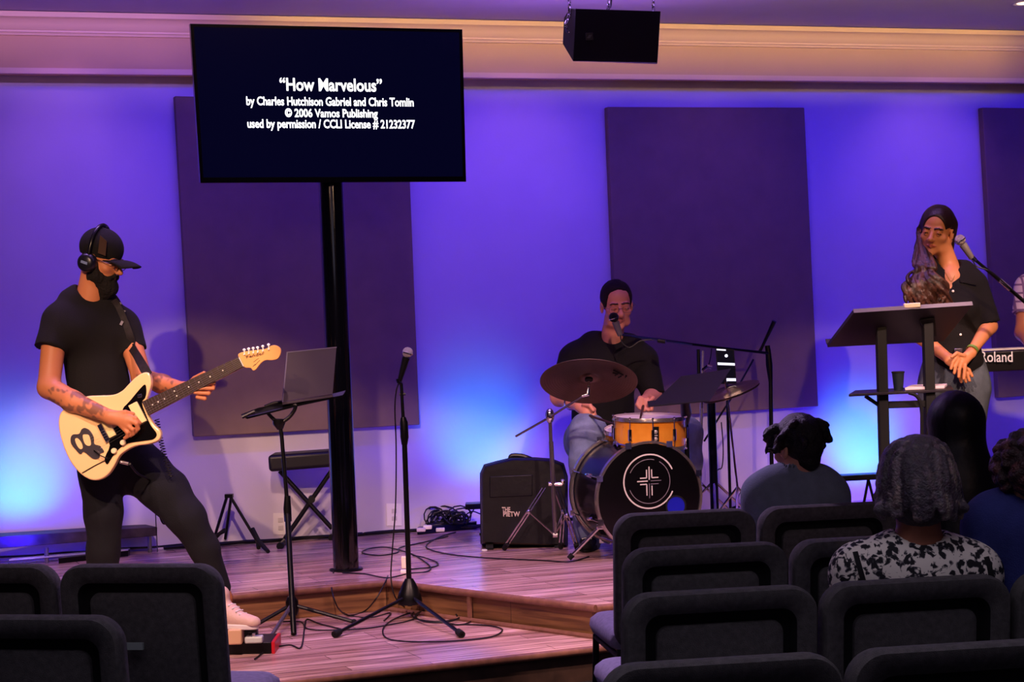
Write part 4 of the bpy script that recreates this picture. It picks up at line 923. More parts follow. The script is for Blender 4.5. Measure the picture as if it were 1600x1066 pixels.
        if palette:
            pal = np.array([lin(c) for c in palette]); col = pal[np.minimum(cid, len(pal) - 1)]
            if hook is not None: col = hook(pos, col, cid)
            at = me.attributes.new('Col', 'FLOAT_COLOR', 'POINT'); at.data.foreach_set('color', col.astype(np.float32).ravel())
        me.materials.append(m); o = bpy.data.objects.new(name, me); COL.objects.link(o)
        if parent is not None: attach(o, parent)
        o_bvh[o.name] = (pos, faces); return o
o_bvh = {}
def bvh_of(o): p, f = o_bvh[o.name]; return BVHTree.FromPolygons([tuple(v) for v in p], [tuple(q) for q in f])
def hit(b, x, y, off=.004):
    d = ray(x, y).normalized(); r_ = b.ray_cast(CAM, d); return (r_[0] - d * off) if r_[0] is not None else None
def sines(seed, fr, n=10, aniso=(1, 1, 1)):
    g = np.random.RandomState(seed); K = g.normal(size=(n, 3)) * fr * np.array(aniso); ph = g.uniform(0, 6.28, n); w_ = g.uniform(.5, 1, n)
    return lambda p: (np.sin(p @ K.T + ph) * w_).sum(1) / n
def folds(seed, amp, fr=22, an=(1, 1, .45)):
    f1 = sines(seed, fr, 9, an); f2 = sines(seed + 1, fr * 2.3, 9, an)
    return lambda p: amp * (np.abs(f1(p)) * -2.2 + .5 * f2(p) + .4)
SKINM = lambda nm='skin': mat(nm, '#c08a6a', .48, attr=True, bump=.08, bscale=350)
CLOTH = lambda nm, c, **kw: mat(nm, c, .9, 0, **({'noise': .12, 'nscale': 30, 'bump': .3, 'bscale': 260} | kw))
def basis(f, tilt=0, upv=(0, 0, 1)):
    f = unit(f); r_ = unit(np.cross(f, upv)); u = np.cross(r_, f); r2 = r_ * math.cos(tilt) + u * math.sin(tilt); u2 = u * math.cos(tilt) - r_ * math.sin(tilt)
    return np.stack([r2, f, u2], 1)
def head(S, o, M, s=1.0, ids=(0, 1, 2, 3, 4), fem=False, look=(0, 0), brow=True, lids=.5):
    """ids: skin, lip, brow/hair colour, eye white, iris. Returns a function from head coordinates to the world"""
    o = nv(o); L = lambda x, y, z: o + M @ (np.array([x, y, z]) * s); sk, lp_, br, ew, ir = ids
    e = lambda c, r_, c_=sk, k=.015, mode='u', MM=M: S.ell(L(*c), np.array(r_) * s, MM, c_, k * s, mode)
    j = .9 if fem else 1
    e((0, -.014, .036), (.073, .093, .082), k=.01); e((0, .022, -.025), (.060, .064, .080)); e((0, .026, -.066), (.050 * j, .052, .044)); e((0, .066, -.094), (.021 * j, .020, .019))
    for x in (-1, 1):
        e((x * .041, .052, -.024), (.022, .022, .018)); e((x * .040 * j, .03, -.082), (.018, .028, .018), k=.02)
        e((x * .031, .100, .001), (.0185, .017, .0125), mode='s', k=.012)
        e((x * .0315, .0712, .0), (.0118, .0118, .0118), ew, .001)
        S.ell(L(x * .0315 + look[0] * .5, .0825, look[1]), np.array((.0062, .004, .0062)) * s, M, ir, .001, 'p')
        # upper and lower lid
        S.chain([L(x * .019, .0785, .001), L(x * .031, .0845, .0075 - lids * .006), L(x * .044, .0755, .0005)], [.0042 * s, .0052 * s, .0042 * s], sk, .003)
        S.chain([L(x * .020, .078, -.003), L(x * .031, .0825, -.0085), L(x * .043, .0755, -.002)], [.0036 * s] * 3, sk, .004)
        S.chain([L(x * .018, .0815, .0), L(x * .031, .0885, .003 - lids * .0075), L(x * .045, .0785, -.0005)], [.0016 * s] * 3, br, .001)
        if brow: S.chain([L(x * .014, .0865, .0235), L(x * .032, .0865, .0265), L(x * .049, .073, .020)], [.0028 * s, .0030 * s, .002 * s], br, .003)
        e((x * .075, -.012, -.008), (.009, .021, .032), k=.006); e((x * .083, -.008, -.006), (.006, .010, .016), mode='s', k=.004)
        e((x * .0115, .097, -.031), (.009, .010, .008), k=.005)
        S.ell(L(x * .0075, .104, -.0385), np.array((.004, .004, .003)) * s, M, br, .002, 'p')
    S.rc(L(-.034, .070, .018), L(.034, .070, .018), .0125 * s, c=sk, k=.012 * s)
    S.rc(L(0, .080, .008), L(0, .108, -.027), .0075 * s, .0125 * s, sk, .01 * s)
    S.chain([L(-.022, .078, -.061), L(-.006, .0895, -.057), L(0, .0885, -.0585), L(.006, .0895, -.057), L(.022, .078, -.061)], [.0025 * s, .0040 * s, .0036 * s, .0040 * s, .0025 * s], lp_, .003)
    S.chain([L(-.020, .078, -.063), L(0, .0885, -.0665), L(.020, .078, -.063)], [.0025 * s, .0050 * s, .0025 * s], lp_, .003)
    return L
def person(label, foot): return thing('person', label, 'person', foot)
SKP = ['#bb764e', '#a85a4a', '#1c120e', '#d8ccc4', '#2a1a12', '#1a1416']

# ============================================================= the guitarist
YG = 8.95
gf = PZ(350, 981, ZL)
G = person('bearded man in black T-shirt, black cap and headphones playing a cream electric guitar', V(P(170, 700, YG).x, YG, ZL))
S = Sdf(.0035)
face = (.93, -.26, -.36); GM = basis(face)
GL_ = head(S, P3(159, 406, 8.93), GM, 1.02, (0, 1, 2, 3, 4), lids=.9)
S.rc(P3(148, 426, 8.94), P3(140, 470, 8.95), .062, .066, 0, .03)
tors = (.6, -.8, 0)
S.rc(P3(147, 540, 8.95), P3(172, 660, 8.95), .13, .12, 0, .03, (tors, .66)); S.rc(P3(100, 500, 8.86), P3(188, 505, 9.03), .05, .05, 0, .04)
# right arm
S.rc(P3(88, 500, 8.84), P3(76, 605, 8.72), .058, .05, 0, .03); S.rc(P3(77, 606, 8.72), P3(115, 628, 8.64), .050, .048, 0, .02); S.rc(P3(112, 627, 8.64), P3(172, 651, 8.56), .048, .029, 0, .02)
S.rc(P3(172, 652, 8.555), P3(196, 658, 8.545), .029, .030, 0, .02, ((0, 1, 0), .6))
for pts in ([(197, 649, -.0), (212, 654, -.012), (218, 661, -.004), (216, 666, .002)], [(199, 656, -.008), (213, 662, -.02), (216, 670, -.008), (212, 675, 0)], [(196, 663, -.008), (207, 671, -.02), (208, 678, -.008), (204, 681, 0)], [(190, 666, -.004), (199, 676, -.014), (199, 682, -.006), (195, 685, 0)], [(180, 646, 0), (196, 644, -.005), (208, 647, .008)]):
    S.chain([P3(x, y, 8.553 + d) for x, y, d in pts], [.0105, .0098, .0088, .0080][:len(pts)], 0, .003, .012)
# left arm
S.rc(P3(196, 508, 9.02), P3(222, 592, 8.90), .056, .046, 0, .03); S.rc(P3(222, 592, 8.90), P3(255, 600, 8.80), .046, .042, 0, .02); S.rc(P3(252, 600, 8.81), P3(287, 607, 8.69), .042, .027, 0, .02)
S.rc(P3(287, 607, 8.685), P3(314, 602, 8.655), .027, .030, 0, .02, ((0, 1, 0), .7))
for pts in ([(316, 592, .045), (333, 591, .02), (334, 598, -.01), (317, 599, -.018)], [(318, 600, .045), (334, 601, .018), (333, 607, -.012), (310, 607, -.02)], [(314, 608, .045), (328, 612, .018), (326, 615, -.012), (305, 614, -.018)], [(306, 612, .045), (320, 621, .018), (320, 623, -.008), (308, 621, -.014)], [(292, 602, .05), (304, 591, .035), (319, 583, .004)]):
    S.chain([P3(x, y, 8.60 + d) for x, y, d in pts], [.0108, .0100, .0092, .0082][:len(pts)], 0, .003, .012)
# pelvis and legs (inside the trousers)
S.rc(P3(168, 690, 8.95), P3(190, 715, 8.97), .12, .11, 0, .03, (tors, .7))
S.chain([P3(158, 730, 8.90), P3(161, 820, 8.88), P3(160, 975, 8.96)], [.075, .05, .035], 0, .02); S.chain([P3(225, 725, 8.98), P3(288, 800, 8.90), P3(352, 935, 8.95)], [.085, .05, .036], 0, .02)
tat1, tat2 = sines(3, 60, 12), sines(4, 130, 12)
elb, wr1 = P3(84, 608, 8.7), P3(168, 650, 8.56); el2, wr2 = P3(225, 592, 8.9), P3(284, 607, 8.70)
def tattoo(pos, col, cid):
    for a, b in ((elb, wr1), (el2, wr2)):
        ba = b - a; t = ((pos - a) @ ba) / (ba @ ba); d = np.linalg.norm(pos - a - np.clip(t, 0, 1)[:, None] * ba, axis=1)
        m_ = (t > .02) & (t < 1.0) & (d < .07); v = np.clip((tat1(pos) * 1.6 + tat2(pos)) * 4 + .25, 0, 1) * .62
        w_ = (v * m_)[:, None]; col[:, :3] = col[:, :3] * (1 - w_) + np.array([.035, .03, .035]) * w_
    return col
gb_ = S.mesh('body', SKINM(), SKP, G, hook=tattoo)
# T-shirt
S = Sdf(.005)
S.rc(P3(144, 535, 8.95), P3(152, 590, 8.95), .150, .138, 0, .03, (tors, .70)); S.rc(P3(152, 590, 8.95), P3(170, 668, 8.95), .14, .148, 0, .04, (tors, .70))
S.rc(P3(98, 500, 8.86), P3(190, 503, 9.03), .066, .064, 0, .07); S.rc(P3(108, 474, 8.90), P3(168, 476, 8.99), .056, .052, 0, .06); S.rc(P3(122, 462, 8.93), P3(158, 468, 8.97), .050, .046, 0, .05); S.rc(P3(110, 520, 8.86), P3(185, 520, 8.99), .088, .085, 0, .06)
S.rc(P3(86, 500, 8.84), P3(76, 545, 8.78), .068, .070, 0, .05, cap=True); S.rc(P3(196, 508, 9.02), P3(208, 548, 8.98), .062, .062, 0, .04, cap=True)
S.rc(P3(152, 425, 8.915), P3(142, 450, 8.92), .062, .070, 0, .008, mode='s')
sh = S.mesh('shirt', CLOTH('black T-shirt', '#070506'), None, G, folds(11, .010, 15)); bs_ = bvh_of(sh)
nk = [P3(142, 450, 8.93) + .071 * (np.cos(a) * np.array([.98, .1, -.30]) + np.sin(a) * np.array([-.1, .95, 0])) for a in np.linspace(0, 2 * np.pi, 28, endpoint=False)]
# trousers
S = Sdf(.006)
S.rc(P3(162, 690, 8.95), P3(172, 728, 8.95), .145, .150, 0, .04, (tors, .72)); S.rc(P3(185, 690, 8.96), P3(215, 735, 8.98), .13, .12, 0, .05, (tors, .8))
S.chain([P3(158, 735, 8.91), P3(163, 800, 8.88), P3(161, 860, 8.9), P3(160, 962, 8.95)], [.104, .086, .074, .062], 0, .03)
S.chain([P3(225, 735, 8.98), P3(258, 768, 8.93), P3(291, 808, 8.89), P3(318, 855, 8.91), P3(345, 918, 8.95)], [.118, .105, .084, .066, .052], 0, .03)
S.mesh('trousers', CLOTH('dark denim', '#0b0d16'), None, G, folds(21, .010, 18))
# shoes: the left one shows between chair and pedal board
def shoe(par, heel, toe, up_h, M1, M2, nm='shoe'):
    heel = nv(heel); toe = nv(toe); d = toe - heel; n = np.array([0, 0, 1.0]); S = Sdf(.004)
    S.rc(heel + n * .05, heel + d * .35 + n * .06, .042, .044, 0, .03); S.rc(heel + d * .3 + n * .05, toe + n * .03, .045, .032, 0, .03, (n, .85)); S.rc(heel + n * .09 + d * .08, heel + n * up_h + d * .10, .043, .042, 0, .03)
    S.half(heel + n * .018, -n, np.minimum(heel, toe) - .1, np.maximum(heel, toe) + .12)
    o = S.mesh(nm, M1, None, par, folds(5, .004, 30))
    m_ = MB(); sd = unit(np.cross(d, n)); pts = []
    for a in np.linspace(0, 2 * np.pi, 24, endpoint=False):
        t = .5 + .62 * math.cos(a); w_ = .048 * math.sin(a); pts.append(V(*(heel + d * t + sd * w_ + n * .002)))
    m_.prism(pts, V(0, 0, .022)); q = m_.build('sole', M2, o, bevel=.004); q.matrix_parent_inverse = Matrix.Identity(4); q.parent = o
    q.matrix_parent_inverse = Matrix.Translation(V(*(-nv(par['_loc'])))) @ Matrix.Translation(V(*nv(par['_loc'])))
    for i in range(4):
        c = heel + d * (.42 + .1 * i) + n * (.100 - .012 * i); l = MB().tube([V(*(c - sd * .026)), V(*(c + n * .004)), V(*(c + sd * .026))], .0032, 6).build('lace', WHT, o)
        l.matrix_parent_inverse = Matrix.Identity(4)
    return o
SHOE = mat('pale leather shoe', '#d8b8a8', .6, bump=.2, bscale=60); SOLE = mat('white sole', '#e8e0dc', .5)
h_ = PZ(346, 982, ZL + .11); shoe(G, h_ + V(-.02, .03, -.0), PZ(396, 984, ZL + .11) + V(0, 0, 0), .14, SHOE, SOLE)
h_ = PZ(150, 992, ZL); shoe(G, h_, h_ + V(.12, -.15, 0), .12, SHOE, SOLE)
# cap
S = Sdf(.0045); L = GL_
S.ell(L(0, -.018, .052), (.084, .108, .094), GM, 0, .01); S.half(L(0, 0, .012), GM @ np.array([0, .10, -1]), L(0, 0, 0) - .2, L(0, 0, 0) + .2)
cp = S.mesh('cap', CLOTH('black cap cloth', '#0d0b0c'), None, G)
m_ = MB(); vs_ = []; n_a, n_b = 15, 9
for i in range(n_a):
    a = R(-62 + 124 * i / (n_a - 1))
    for j in range(n_b):
        t = j / (n_b - 1); r0 = np.array([math.sin(a) * .082, .0 + math.cos(a) * .088, .026 + .0 * t]); r1 = np.array([math.sin(a) * .074, .078 + math.cos(a) * .115, .030 - .016 * math.sin(a) ** 2])
        q = r0 * (1 - t) + r1 * t; q[2] += -.022 * (math.sin(a)) ** 2 + .008 * math.sin(t * 3.1); vs_.append(L(*q))
fs = [(i * n_b + j, (i + 1) * n_b + j, (i + 1) * n_b + j + 1, i * n_b + j + 1) for i in range(n_a - 1) for j in range(n_b - 1)]
o = m_.add(vs_, fs, True).build('cap_brim', MATS['black cap cloth'], cp); o.matrix_parent_inverse = Matrix.Identity(4)
md = o.modifiers.new('t', 'SOLIDIFY'); md.thickness = .005; md.offset = 0
o = MB().ball(V(*L(0, -.02, .147)), .007, 10).build('cap_button', MATS['black cap cloth'], cp); o.matrix_parent_inverse = Matrix.Identity(4)
o = MB().prism([V(*L(.0835, y, z)) for y, z in ((.015, .035), (.055, .035), (.04, .10), (.0, .115))], V(*(GM @ np.array([.002, 0, 0])))).build('cap_mesh_panel', mat('brown mesh', '#4a3428', .8, bump=.5, bscale=700), cp); o.matrix_parent_inverse = Matrix.Identity(4)
# hair above ear, beard
S = Sdf(.0045)
S.ell(L(0, .012, -.080), (.068, .076, .058), GM, 0, .02); S.ell(L(0, .070, -.105), (.042, .040, .046), GM, 0, .02); S.rc(L(0, .07, -.12), L(0, .055, -.165), .036, .022, 0, .03)
for x in (-1, 1): S.rc(L(x * .066, .008, -.015), L(x * .055, .03, -.07), .012, .022, 0, .02); S.rc(L(x * .012, .092, -.048), L(x * .034, .080, -.062), .0085, .009, 0, .008)
S.ell(L(0, -.115, -.06), (.07, .09, .09), GM, 0, .02, 's')
S.ell(L(0, .097, -.064), (.012, .010, .004), GM, 0, .003, 's')
S.mesh('beard', CLOTH('dark beard hair', '#0c0705', bump=.8, bscale=120), None, G, folds(31, .007, 70))
# glasses
MG = mat('dark spectacle frame', '#120c0a', .3)
m_ = MB()
for x in (-1, 1):
    m_.tube([V(*L(x * .033 + .023 * math.cos(a), .099, -.002 + .017 * math.sin(a))) for a in np.linspace(0, 2 * np.pi, 20, endpoint=False)], .0017, 6, closed=True)
    m_.tube([V(*L(x * .056, .098, .006)), V(*L(x * .076, .07, .006)), V(*L(x * .081, .0, .004))], .0018, 6)
m_.tube([V(*L(-.010, .1, .002)), V(*L(.010, .1, .002))], .0017, 6); m_.build('glasses', MG, G)
# headphones
hp = MB(); pts = []
for a in np.linspace(0, math.pi, 19):
    pts.append(V(*L(.096 * math.cos(a), -.022 - .02 * math.sin(a), .03 + .122 * math.sin(a) - (.04 if False else 0))))
hpo = MB().tube([V(*L(.096, -.022, -.01))] + pts + [V(*L(-.096, -.022, -.01))], .0095, 10).build('headphones', mat('headphone black', '#0a0a10', .3), G)
for x in (-1, 1):
    ax = GM @ np.array([x, 0, 0]); c = L(x * .088, -.022, -.022)
    o = MB().lathe([(0, -.022), (.036, -.022), (.046, -.016), (.046, .0), (.040, .018), (.03, .026), (0, .026)], V(*c), V(*ax), 32).build('ear_cup', mat('headphone cup', '#14141f', .3), hpo); o.matrix_parent_inverse = Matrix.Identity(4)
    o = MB().box(V(*(c + ax * .026)), (.006, .034, .012), Matrix(GM.tolist())).build('cup_plate', mat('blue grey plate', '#6d7ea8', .35), hpo); o.matrix_parent_inverse = Matrix.Identity(4)

# ============================================================= electric guitar
YF = 8.60; gp0 = P(170, 680, YF); gn = V(-.10, -1, .10).normalized()
def gpt(x, y, off=0.0): return PW(x, y, gp0, gn) + gn * off
t = thing('electric_guitar', 'cream electric guitar with black pickguard and dark neck, played by the bearded man', 'guitar', gp0)
out = [(234, 586), (236, 600), (231, 618), (227, 632), (232, 650), (240, 663), (249, 672), (251, 681), (246, 689), (232, 694), (212, 697), (197, 704), (186, 713), (178, 728), (168, 742), (154, 750), (139, 749), (124, 739), (110, 722), (99, 698), (92, 672), (92, 652), (98, 641), (112, 632), (133, 620), (155, 618), (176, 617), (190, 611), (200, 601), (211, 590), (222, 583), (230, 582)]
pts = smooth_path([gpt(x, y) for x, y in out], 4, True)
MB().prism(pts, -gn * .040).build('guitar_body', mat('cream lacquer', '#f0ca92', .14, spec=.7), t, bevel=.007, seg=4)
pg = [(227, 601), (229, 612), (227, 622), (222, 630), (230, 652), (236, 665), (243, 674), (245, 681), (238, 687), (218, 690), (200, 693), (187, 701), (176, 714), (168, 726), (164, 716), (172, 696), (165, 680), (180, 668), (196, 656), (192, 640), (203, 627), (218, 609)]
MB().prism(smooth_path([gpt(x, y, .0005) for x, y in pg], 3, True), gn * .003).build('pickguard', mat('black pickguard', '#070607', .15), t)
def quad(cx, cy, ux, uy, w_, h_):
    u = V(ux, uy, 0).normalized(); v = V(-u.y, u.x, 0); return [(cx + u.x * a * w_ / 2 + v.x * b * h_ / 2, cy + u.y * a * w_ / 2 + v.y * b * h_ / 2) for a, b in ((-1, -1), (1, -1), (1, 1), (-1, 1))]
NUX, NUY = 150, -78
for cx, cy, w_, h_ in ((216, 646, 15, 34), (171, 670, 12, 28)):
    MB().prism([gpt(x, y, .003) for x, y in quad(cx, cy, NUX, NUY, w_, h_)], gn * .012).build('pickup', mat('cream pickup', '#ead79a', .3), t, bevel=.003)
# neck, fretboard
nk_ = [(222, 628), (232, 649), (381, 573), (373, 558)]
MB().prism([gpt(x, y, -.006) for x, y in nk_], -gn * .018).build('neck', mat('maple neck', '#c8944c', .3), t, bevel=.004)
MB().prism([gpt(x, y, .006) for x, y in nk_], -gn * .0115).build('fretboard', mat('rosewood', '#2a1512', .4, 0, .25, 40), t, bevel=.001)
top_l, bot_l, bot_r, top_r = [Vector((x, y, 0)) for x, y in nk_]
def nxy(u, v): p = top_l.lerp(top_r, u).lerp(bot_l.lerp(bot_r, u), v); return p.x, p.y
for i in range(1, 22):
    u = 1 - (1 - 2 ** (-i / 12)) / (1 - 2 ** (-21.6 / 12))
    MB().tube([gpt(*nxy(u, .03), .0068), gpt(*nxy(u, .97), .0068)], .0013, 6).build('fret', mat('nickel fret', '#c8b8b0', .25, .9), t)
def dot(u, v, r_): MB().ball(gpt(*nxy(u, v), .006), r_, 10, (1, .3, 1)).build('fret_dot', WHT, t)
for i in (3, 5, 7, 9, 15, 17, 19):
    u = 1 - (1 - 2 ** (-(i - .5) / 12)) / (1 - 2 ** (-21.6 / 12)); dot(u, .5, .0038)
for v in (.3, .7):
    u = 1 - (1 - 2 ** (-11.5 / 12)) / (1 - 2 ** (-21.6 / 12)); dot(u, v, .0034)
MB().tube([gpt(374, 559, .007), gpt(381, 573, .007)], .0022, 6).build('nut', WHT, t)
hd = [(372, 557), (374, 552), (384, 549), (400, 547), (415, 545), (424, 540), (432, 540), (438, 545), (438, 553), (433, 561), (423, 563), (414, 563), (406, 569), (400, 577), (395, 579), (391, 575), (380, 573)]
MB().prism(smooth_path([gpt(x, y, -.002) for x, y in hd], 3, True), -gn * .014).build('headstock', mat('maple headstock', '#d89f58', .3), t, bevel=.002)
TP = mat('glowing pearly tuner', '#f6e6dc', .12, .5, emit='#fff0e0', es=.35)  # gleam of the pegs put in as a weak glow
for x, y in ((382, 548), (389, 546.5), (396, 545.5), (403, 544.5), (411, 542.5), (420, 540)):
    a_, b_ = gpt(x, y + 6, -.002), gpt(x - 1, y - 1, -.006)
    m_ = MB().cyl(a_ + gn * .002, a_ + gn * .012, .0035, n=10); m_.tube([a_, b_], .0028, 6); m_.ball(gpt(x - 1, y - 1.5, -.006), .0075, 12, (1, .6, .75)); m_.build('tuning_peg', TP, t)
INK = mat('headstock ink', '#5a3416', .6)
text('headstock_lettering', 'Fender', INK, gpt(399, 557, .0005), gpt(420, 549) - gpt(385, 557), (gpt(400, 550) - gpt(402, 558)), .018, t, .0008, .01, width=.085)
m_ = MB()
for (x0, y0, x1, y1) in ((396, 566, 404, 560), (398, 571, 406, 563), (395, 573, 399, 569)): m_.tube([gpt(x0, y0, -.0015), gpt((x0 + x1) / 2 + 1, (y0 + y1) / 2 - 1, -.0015), gpt(x1, y1, -.0015)], .0012, 5)
m_.build('headstock_script', INK, t)
STR = mat('steel string', '#b8b0a8', .3, .9); sm = MB()
for i in range(6):
    v = .12 + .76 * i / 5; x0, y0 = 140 + 4 * i * .9, 685 + i * 3.2; x1, y1 = nxy(1, v); sm.tube([gpt(x0, y0, .016), gpt(x1, y1, .0095)], .0005, 4)
sm.build('strings', STR, t)
# tremolo tailpiece and bridge
GRY = mat('pewter metal', '#77707a', .25, .85)
tp = MB().prism(smooth_path([gpt(x, y, .0005) for x, y in ((111, 684), (115, 679), (124, 678), (128, 671), (134, 669), (142, 674), (147, 684), (148, 694), (157, 697), (163, 706), (157, 709), (155, 716), (146, 717), (137, 710), (131, 706), (126, 710), (119, 703), (112, 694))], 3, True), gn * .005).build('tremolo_plate', GRY, t, bevel=.001)
MB().prism(smooth_path([gpt(x, y, .006) for x, y in ((118, 687), (122, 685), (128, 692), (130, 700), (126, 702), (121, 696))], 3, True), gn * .0012).build('plate_window', MATS['cream lacquer'], t)
MB().prism(smooth_path([gpt(x, y, .006) for x, y in ((130, 681), (134, 679), (140, 681), (143, 694), (139, 697), (133, 693))], 3, True), gn * .0012).build('plate_window', MATS['cream lacquer'], t)
MB().prism([gpt(x, y, .003) for x, y in quad(163, 677, NUX, NUY, 7, 30)], gn * .010).build('bridge', CHR, t, bevel=.001)
MB().tube([gpt(148, 704, .012), gpt(160, 712, .03), gpt(170, 717, .02)], .0028, 6).build('tremolo_arm', BLK, t)
for x, y in ((193, 692), (179, 705)): MB().lathe([(.013, 0), (.014, .002), (.0125, .012), (.010, .0155), (0, .016)], gpt(x, y, .003), gn, 24).build('knob', mat('ivory knob', '#f0dcb0', .25), t)
MB().prism([gpt(x, y, .003) for x, y in quad(219, 619, 30, -6, 7, 5)], gn * .004).build('switch_plate', CHR, t, bevel=.001)
MB().tube([gpt(188, 722, .0), gpt(201, 725, .0)], .008, 12).build('cable_plug', mat('plug nickel', '#c0b8b8', .2, .9), t)
MB().tube([gpt(172, 716, .004), gpt(150, 727, .004), gpt(129, 739, .004)], .002, 6).build('body_lead', BLK, t)
# strap : ribbon following the shirt
def ribbon(pts, w_, th, side):
    m_ = MB(); n = len(pts); vs_ = []
    for i, p in enumerate(pts):
        d = (pts[min(i + 1, n - 1)] - pts[max(i - 1, 0)]).normalized(); s_ = d.cross(side).normalized() * w_ / 2; vs_ += [p + s_, p - s_, p - s_ + side * th, p + s_ + side * th]
    fs = [(i * 4 + j, i * 4 + (j + 1) % 4, i * 4 + 4 + (j + 1) % 4, i * 4 + 4 + j) for i in range(n - 1) for j in range(4)] + [(0, 1, 2, 3), (4 * n - 4, 4 * n - 3, 4 * n - 2, 4 * n - 1)]
    return m_.add(vs_, fs, True)
sp = [hit(bs_, x, y, .006) for x, y in ((176, 470), (183, 480), (190, 495), (197, 512), (203, 528), (206, 542))]
sp = [p for p in sp if p is not None] + [P(214, 556, 8.75), P(222, 570, 8.66), gpt(231, 587, -.01)]
MSTR = mat('strap weave', '#1c161a', .7, 0, .5, 60)
so = ribbon(smooth_path(sp, 3), .044, .003, V(-.1, -1, 0).normalized()).build('strap', MSTR, t)
for x, y in ((191, 476), (197, 488), (194, 505)):
    p = hit(bs_, x - 4, y, .012)
    if p: o = MB().box(p, (.012, .003, .02), Matrix.Rotation(.5, 3, 'Y')).build('strap_motif', mat('strap motif', '#7f7a88', .6), so); o.matrix_parent_inverse = Matrix.Identity(4)
# coiled guitar lead hanging behind the body
cl_ = []
for i in range(150):
    u = i / 149; p = P(245 + 14 * u + 8 * u * u, 655 + 90 * u, 8.80); a = i * .9; cl_.append(p + V(math.cos(a) * .011, math.sin(a) * .011, 0))
tag(MB().tube(cl_, .0022, 5).build('coiled_lead', CAB), 'thin coiled lead hanging behind the lower horn of the cream guitar', 'cable')
cable('guitar_lead', [gpt(203, 725, .0), P(215, 740, 8.7), P(235, 752, 8.85), P(246, 775, 9.15), P(248, 800, 9.2), P(255, 818, 9.2), P(262, 812, 9.2), P(260, 790, 9.2)], 'black lead looping down from the plug of the cream guitar', .005)
cable('hanging_cable', [P(243, 760, 10.2), P(243, 800, 10.2), P(245, 840, 10.2), PZ(246, 862, ZU + .005)], 'thin cable hanging straight down behind the guitarist\u2019s bent leg', .003)

# ============================================================= the drummer
YD = 10.55
D_ = person('man with glasses and short hair in a black T-shirt, seated playing the drums', V(P(950, 700, 10.5).x, 10.5, ZU))
S = Sdf(.0036); DM = basis((.13, -.95, -.20), R(-2))
L = head(S, P3(964, 477, YD), DM, 1.10, (0, 1, 2, 3, 4), lids=.85)
DL = L
S.rc(P3(960, 500, YD + .03), P3(956, 532, YD + .06), .056, .064, 0, .03)
S.rc(P3(945, 580, YD + .05), P3(942, 680, YD + .08), .14, .14, 0, .04, ((0, 1, 0), .68)); S.rc(P3(905, 560, YD + .05), P3(1000, 560, YD + .05), .06, .06, 0, .04)
S.rc(P3(893, 570, YD + .04), P3(874, 622, YD - .02), .060, .05, 0, .03); S.rc(P3(874, 618, YD - .02), P3(908, 635, YD - .26), .050, .031, 0, .02)
S.rc(P3(908, 635, YD - .26), P3(918, 644, YD - .31), .034, .036, 0, .02)
for pts in ([(920, 633), (928, 640), (927, 650)], [(922, 640), (929, 648), (926, 656)], [(920, 646), (926, 655), (922, 661)], [(915, 650), (919, 660), (916, 665)]):
    S.chain([P3(x, y, YD - .33 - .01 * i) for i, (x, y) in enumerate(pts)], [.0125, .0118, .010], 0, .003, .01)
S.chain([P3(912, 632, YD - .32), P3(922, 634, YD - .36), P3(927, 641, YD - .37)], [.0125, .012, .010], 0, .003, .01)
S.rc(P3(1008, 572, YD + .04), P3(1020, 620, YD - .02), .058, .048, 0, .03); S.rc(P3(1020, 618, YD - .02), P3(1008, 628, YD - .26), .048, .032, 0, .02)
S.rc(P3(1008, 628, YD - .26), P3(1010, 632, YD - .33), .034, .034, 0, .02)
for pts in ([(1000, 622), (996, 632), (1000, 638)], [(1004, 624), (1001, 636), (1006, 641)], [(1011, 625), (1009, 638), (1013, 641)], [(1018, 625), (1018, 635), (1018, 640)]):
    S.chain([P3(x, y, YD - .35 - .008 * i) for i, (x, y) in enumerate(pts)], [.0122, .0112, .010], 0, .003, .01)
S.chain([P3(1016, 620, YD - .34), P3(1020, 622, YD - .38), P3(1014, 628, YD - .41)], [.0122, .0112, .010], 0, .003, .01)
S.chain([P3(920, 690, YD + .1), P3(915, 668, YD - .36), P3(918, 850, YD - .34)], [.07, .04, .03], 0, .03); S.chain([P3(970, 690, YD + .1), P3(1070, 672, YD - .25), P3(1074, 850, YD - .2)], [.07, .04, .03], 0, .03)
S.mesh('body', SKINM(), ['#cf8a74', '#b06a60', '#4a2e24', '#d8ccc4', '#2a1a12'], D_)
S = Sdf(.0055)
S.rc(P3(945, 580, YD + .05), P3(943, 640, YD + .06), .165, .168, 0, .04, ((0, 1, 0), .72)); S.rc(P3(943, 640, YD + .06), P3(940, 682, YD + .06), .170, .172, 0, .04, ((0, 1, 0), .78))
S.rc(P3(905, 556, YD + .05), P3(1000, 558, YD + .05), .080, .080, 0, .06); S.rc(P3(928, 537, YD + .05), P3(984, 540, YD + .05), .068, .066, 0, .06)
S.rc(P3(896, 564, YD + .04), P3(874, 618, YD - .01), .082, .072, 0, .05, cap=True); S.rc(P3(1007, 566, YD + .04), P3(1021, 618, YD - .01), .076, .066, 0, .05, cap=True)
S.rc(P3(961, 500, YD - .0), P3(958, 516, YD + .0), .066, .078, 0, .008, mode='s')
dsh = S.mesh('shirt', CLOTH('black T-shirt', '#070506'), None, D_, folds(41, .011, 15))
S = Sdf(.006)
S.rc(P3(925, 690, YD + .1), P3(965, 690, YD + .1), .15, .15, 0, .04); S.chain([P3(918, 690, YD + .06), P3(918, 678, YD - .32), P3(916, 720, YD - .36), P3(918, 845, YD - .34)], [.12, .10, .085, .07], 0, .04)
S.chain([P3(975, 690, YD + .08), P3(1068, 678, YD - .22), P3(1072, 720, YD - .24), P3(1074, 845, YD - .2)], [.115, .095, .08, .065], 0, .04)
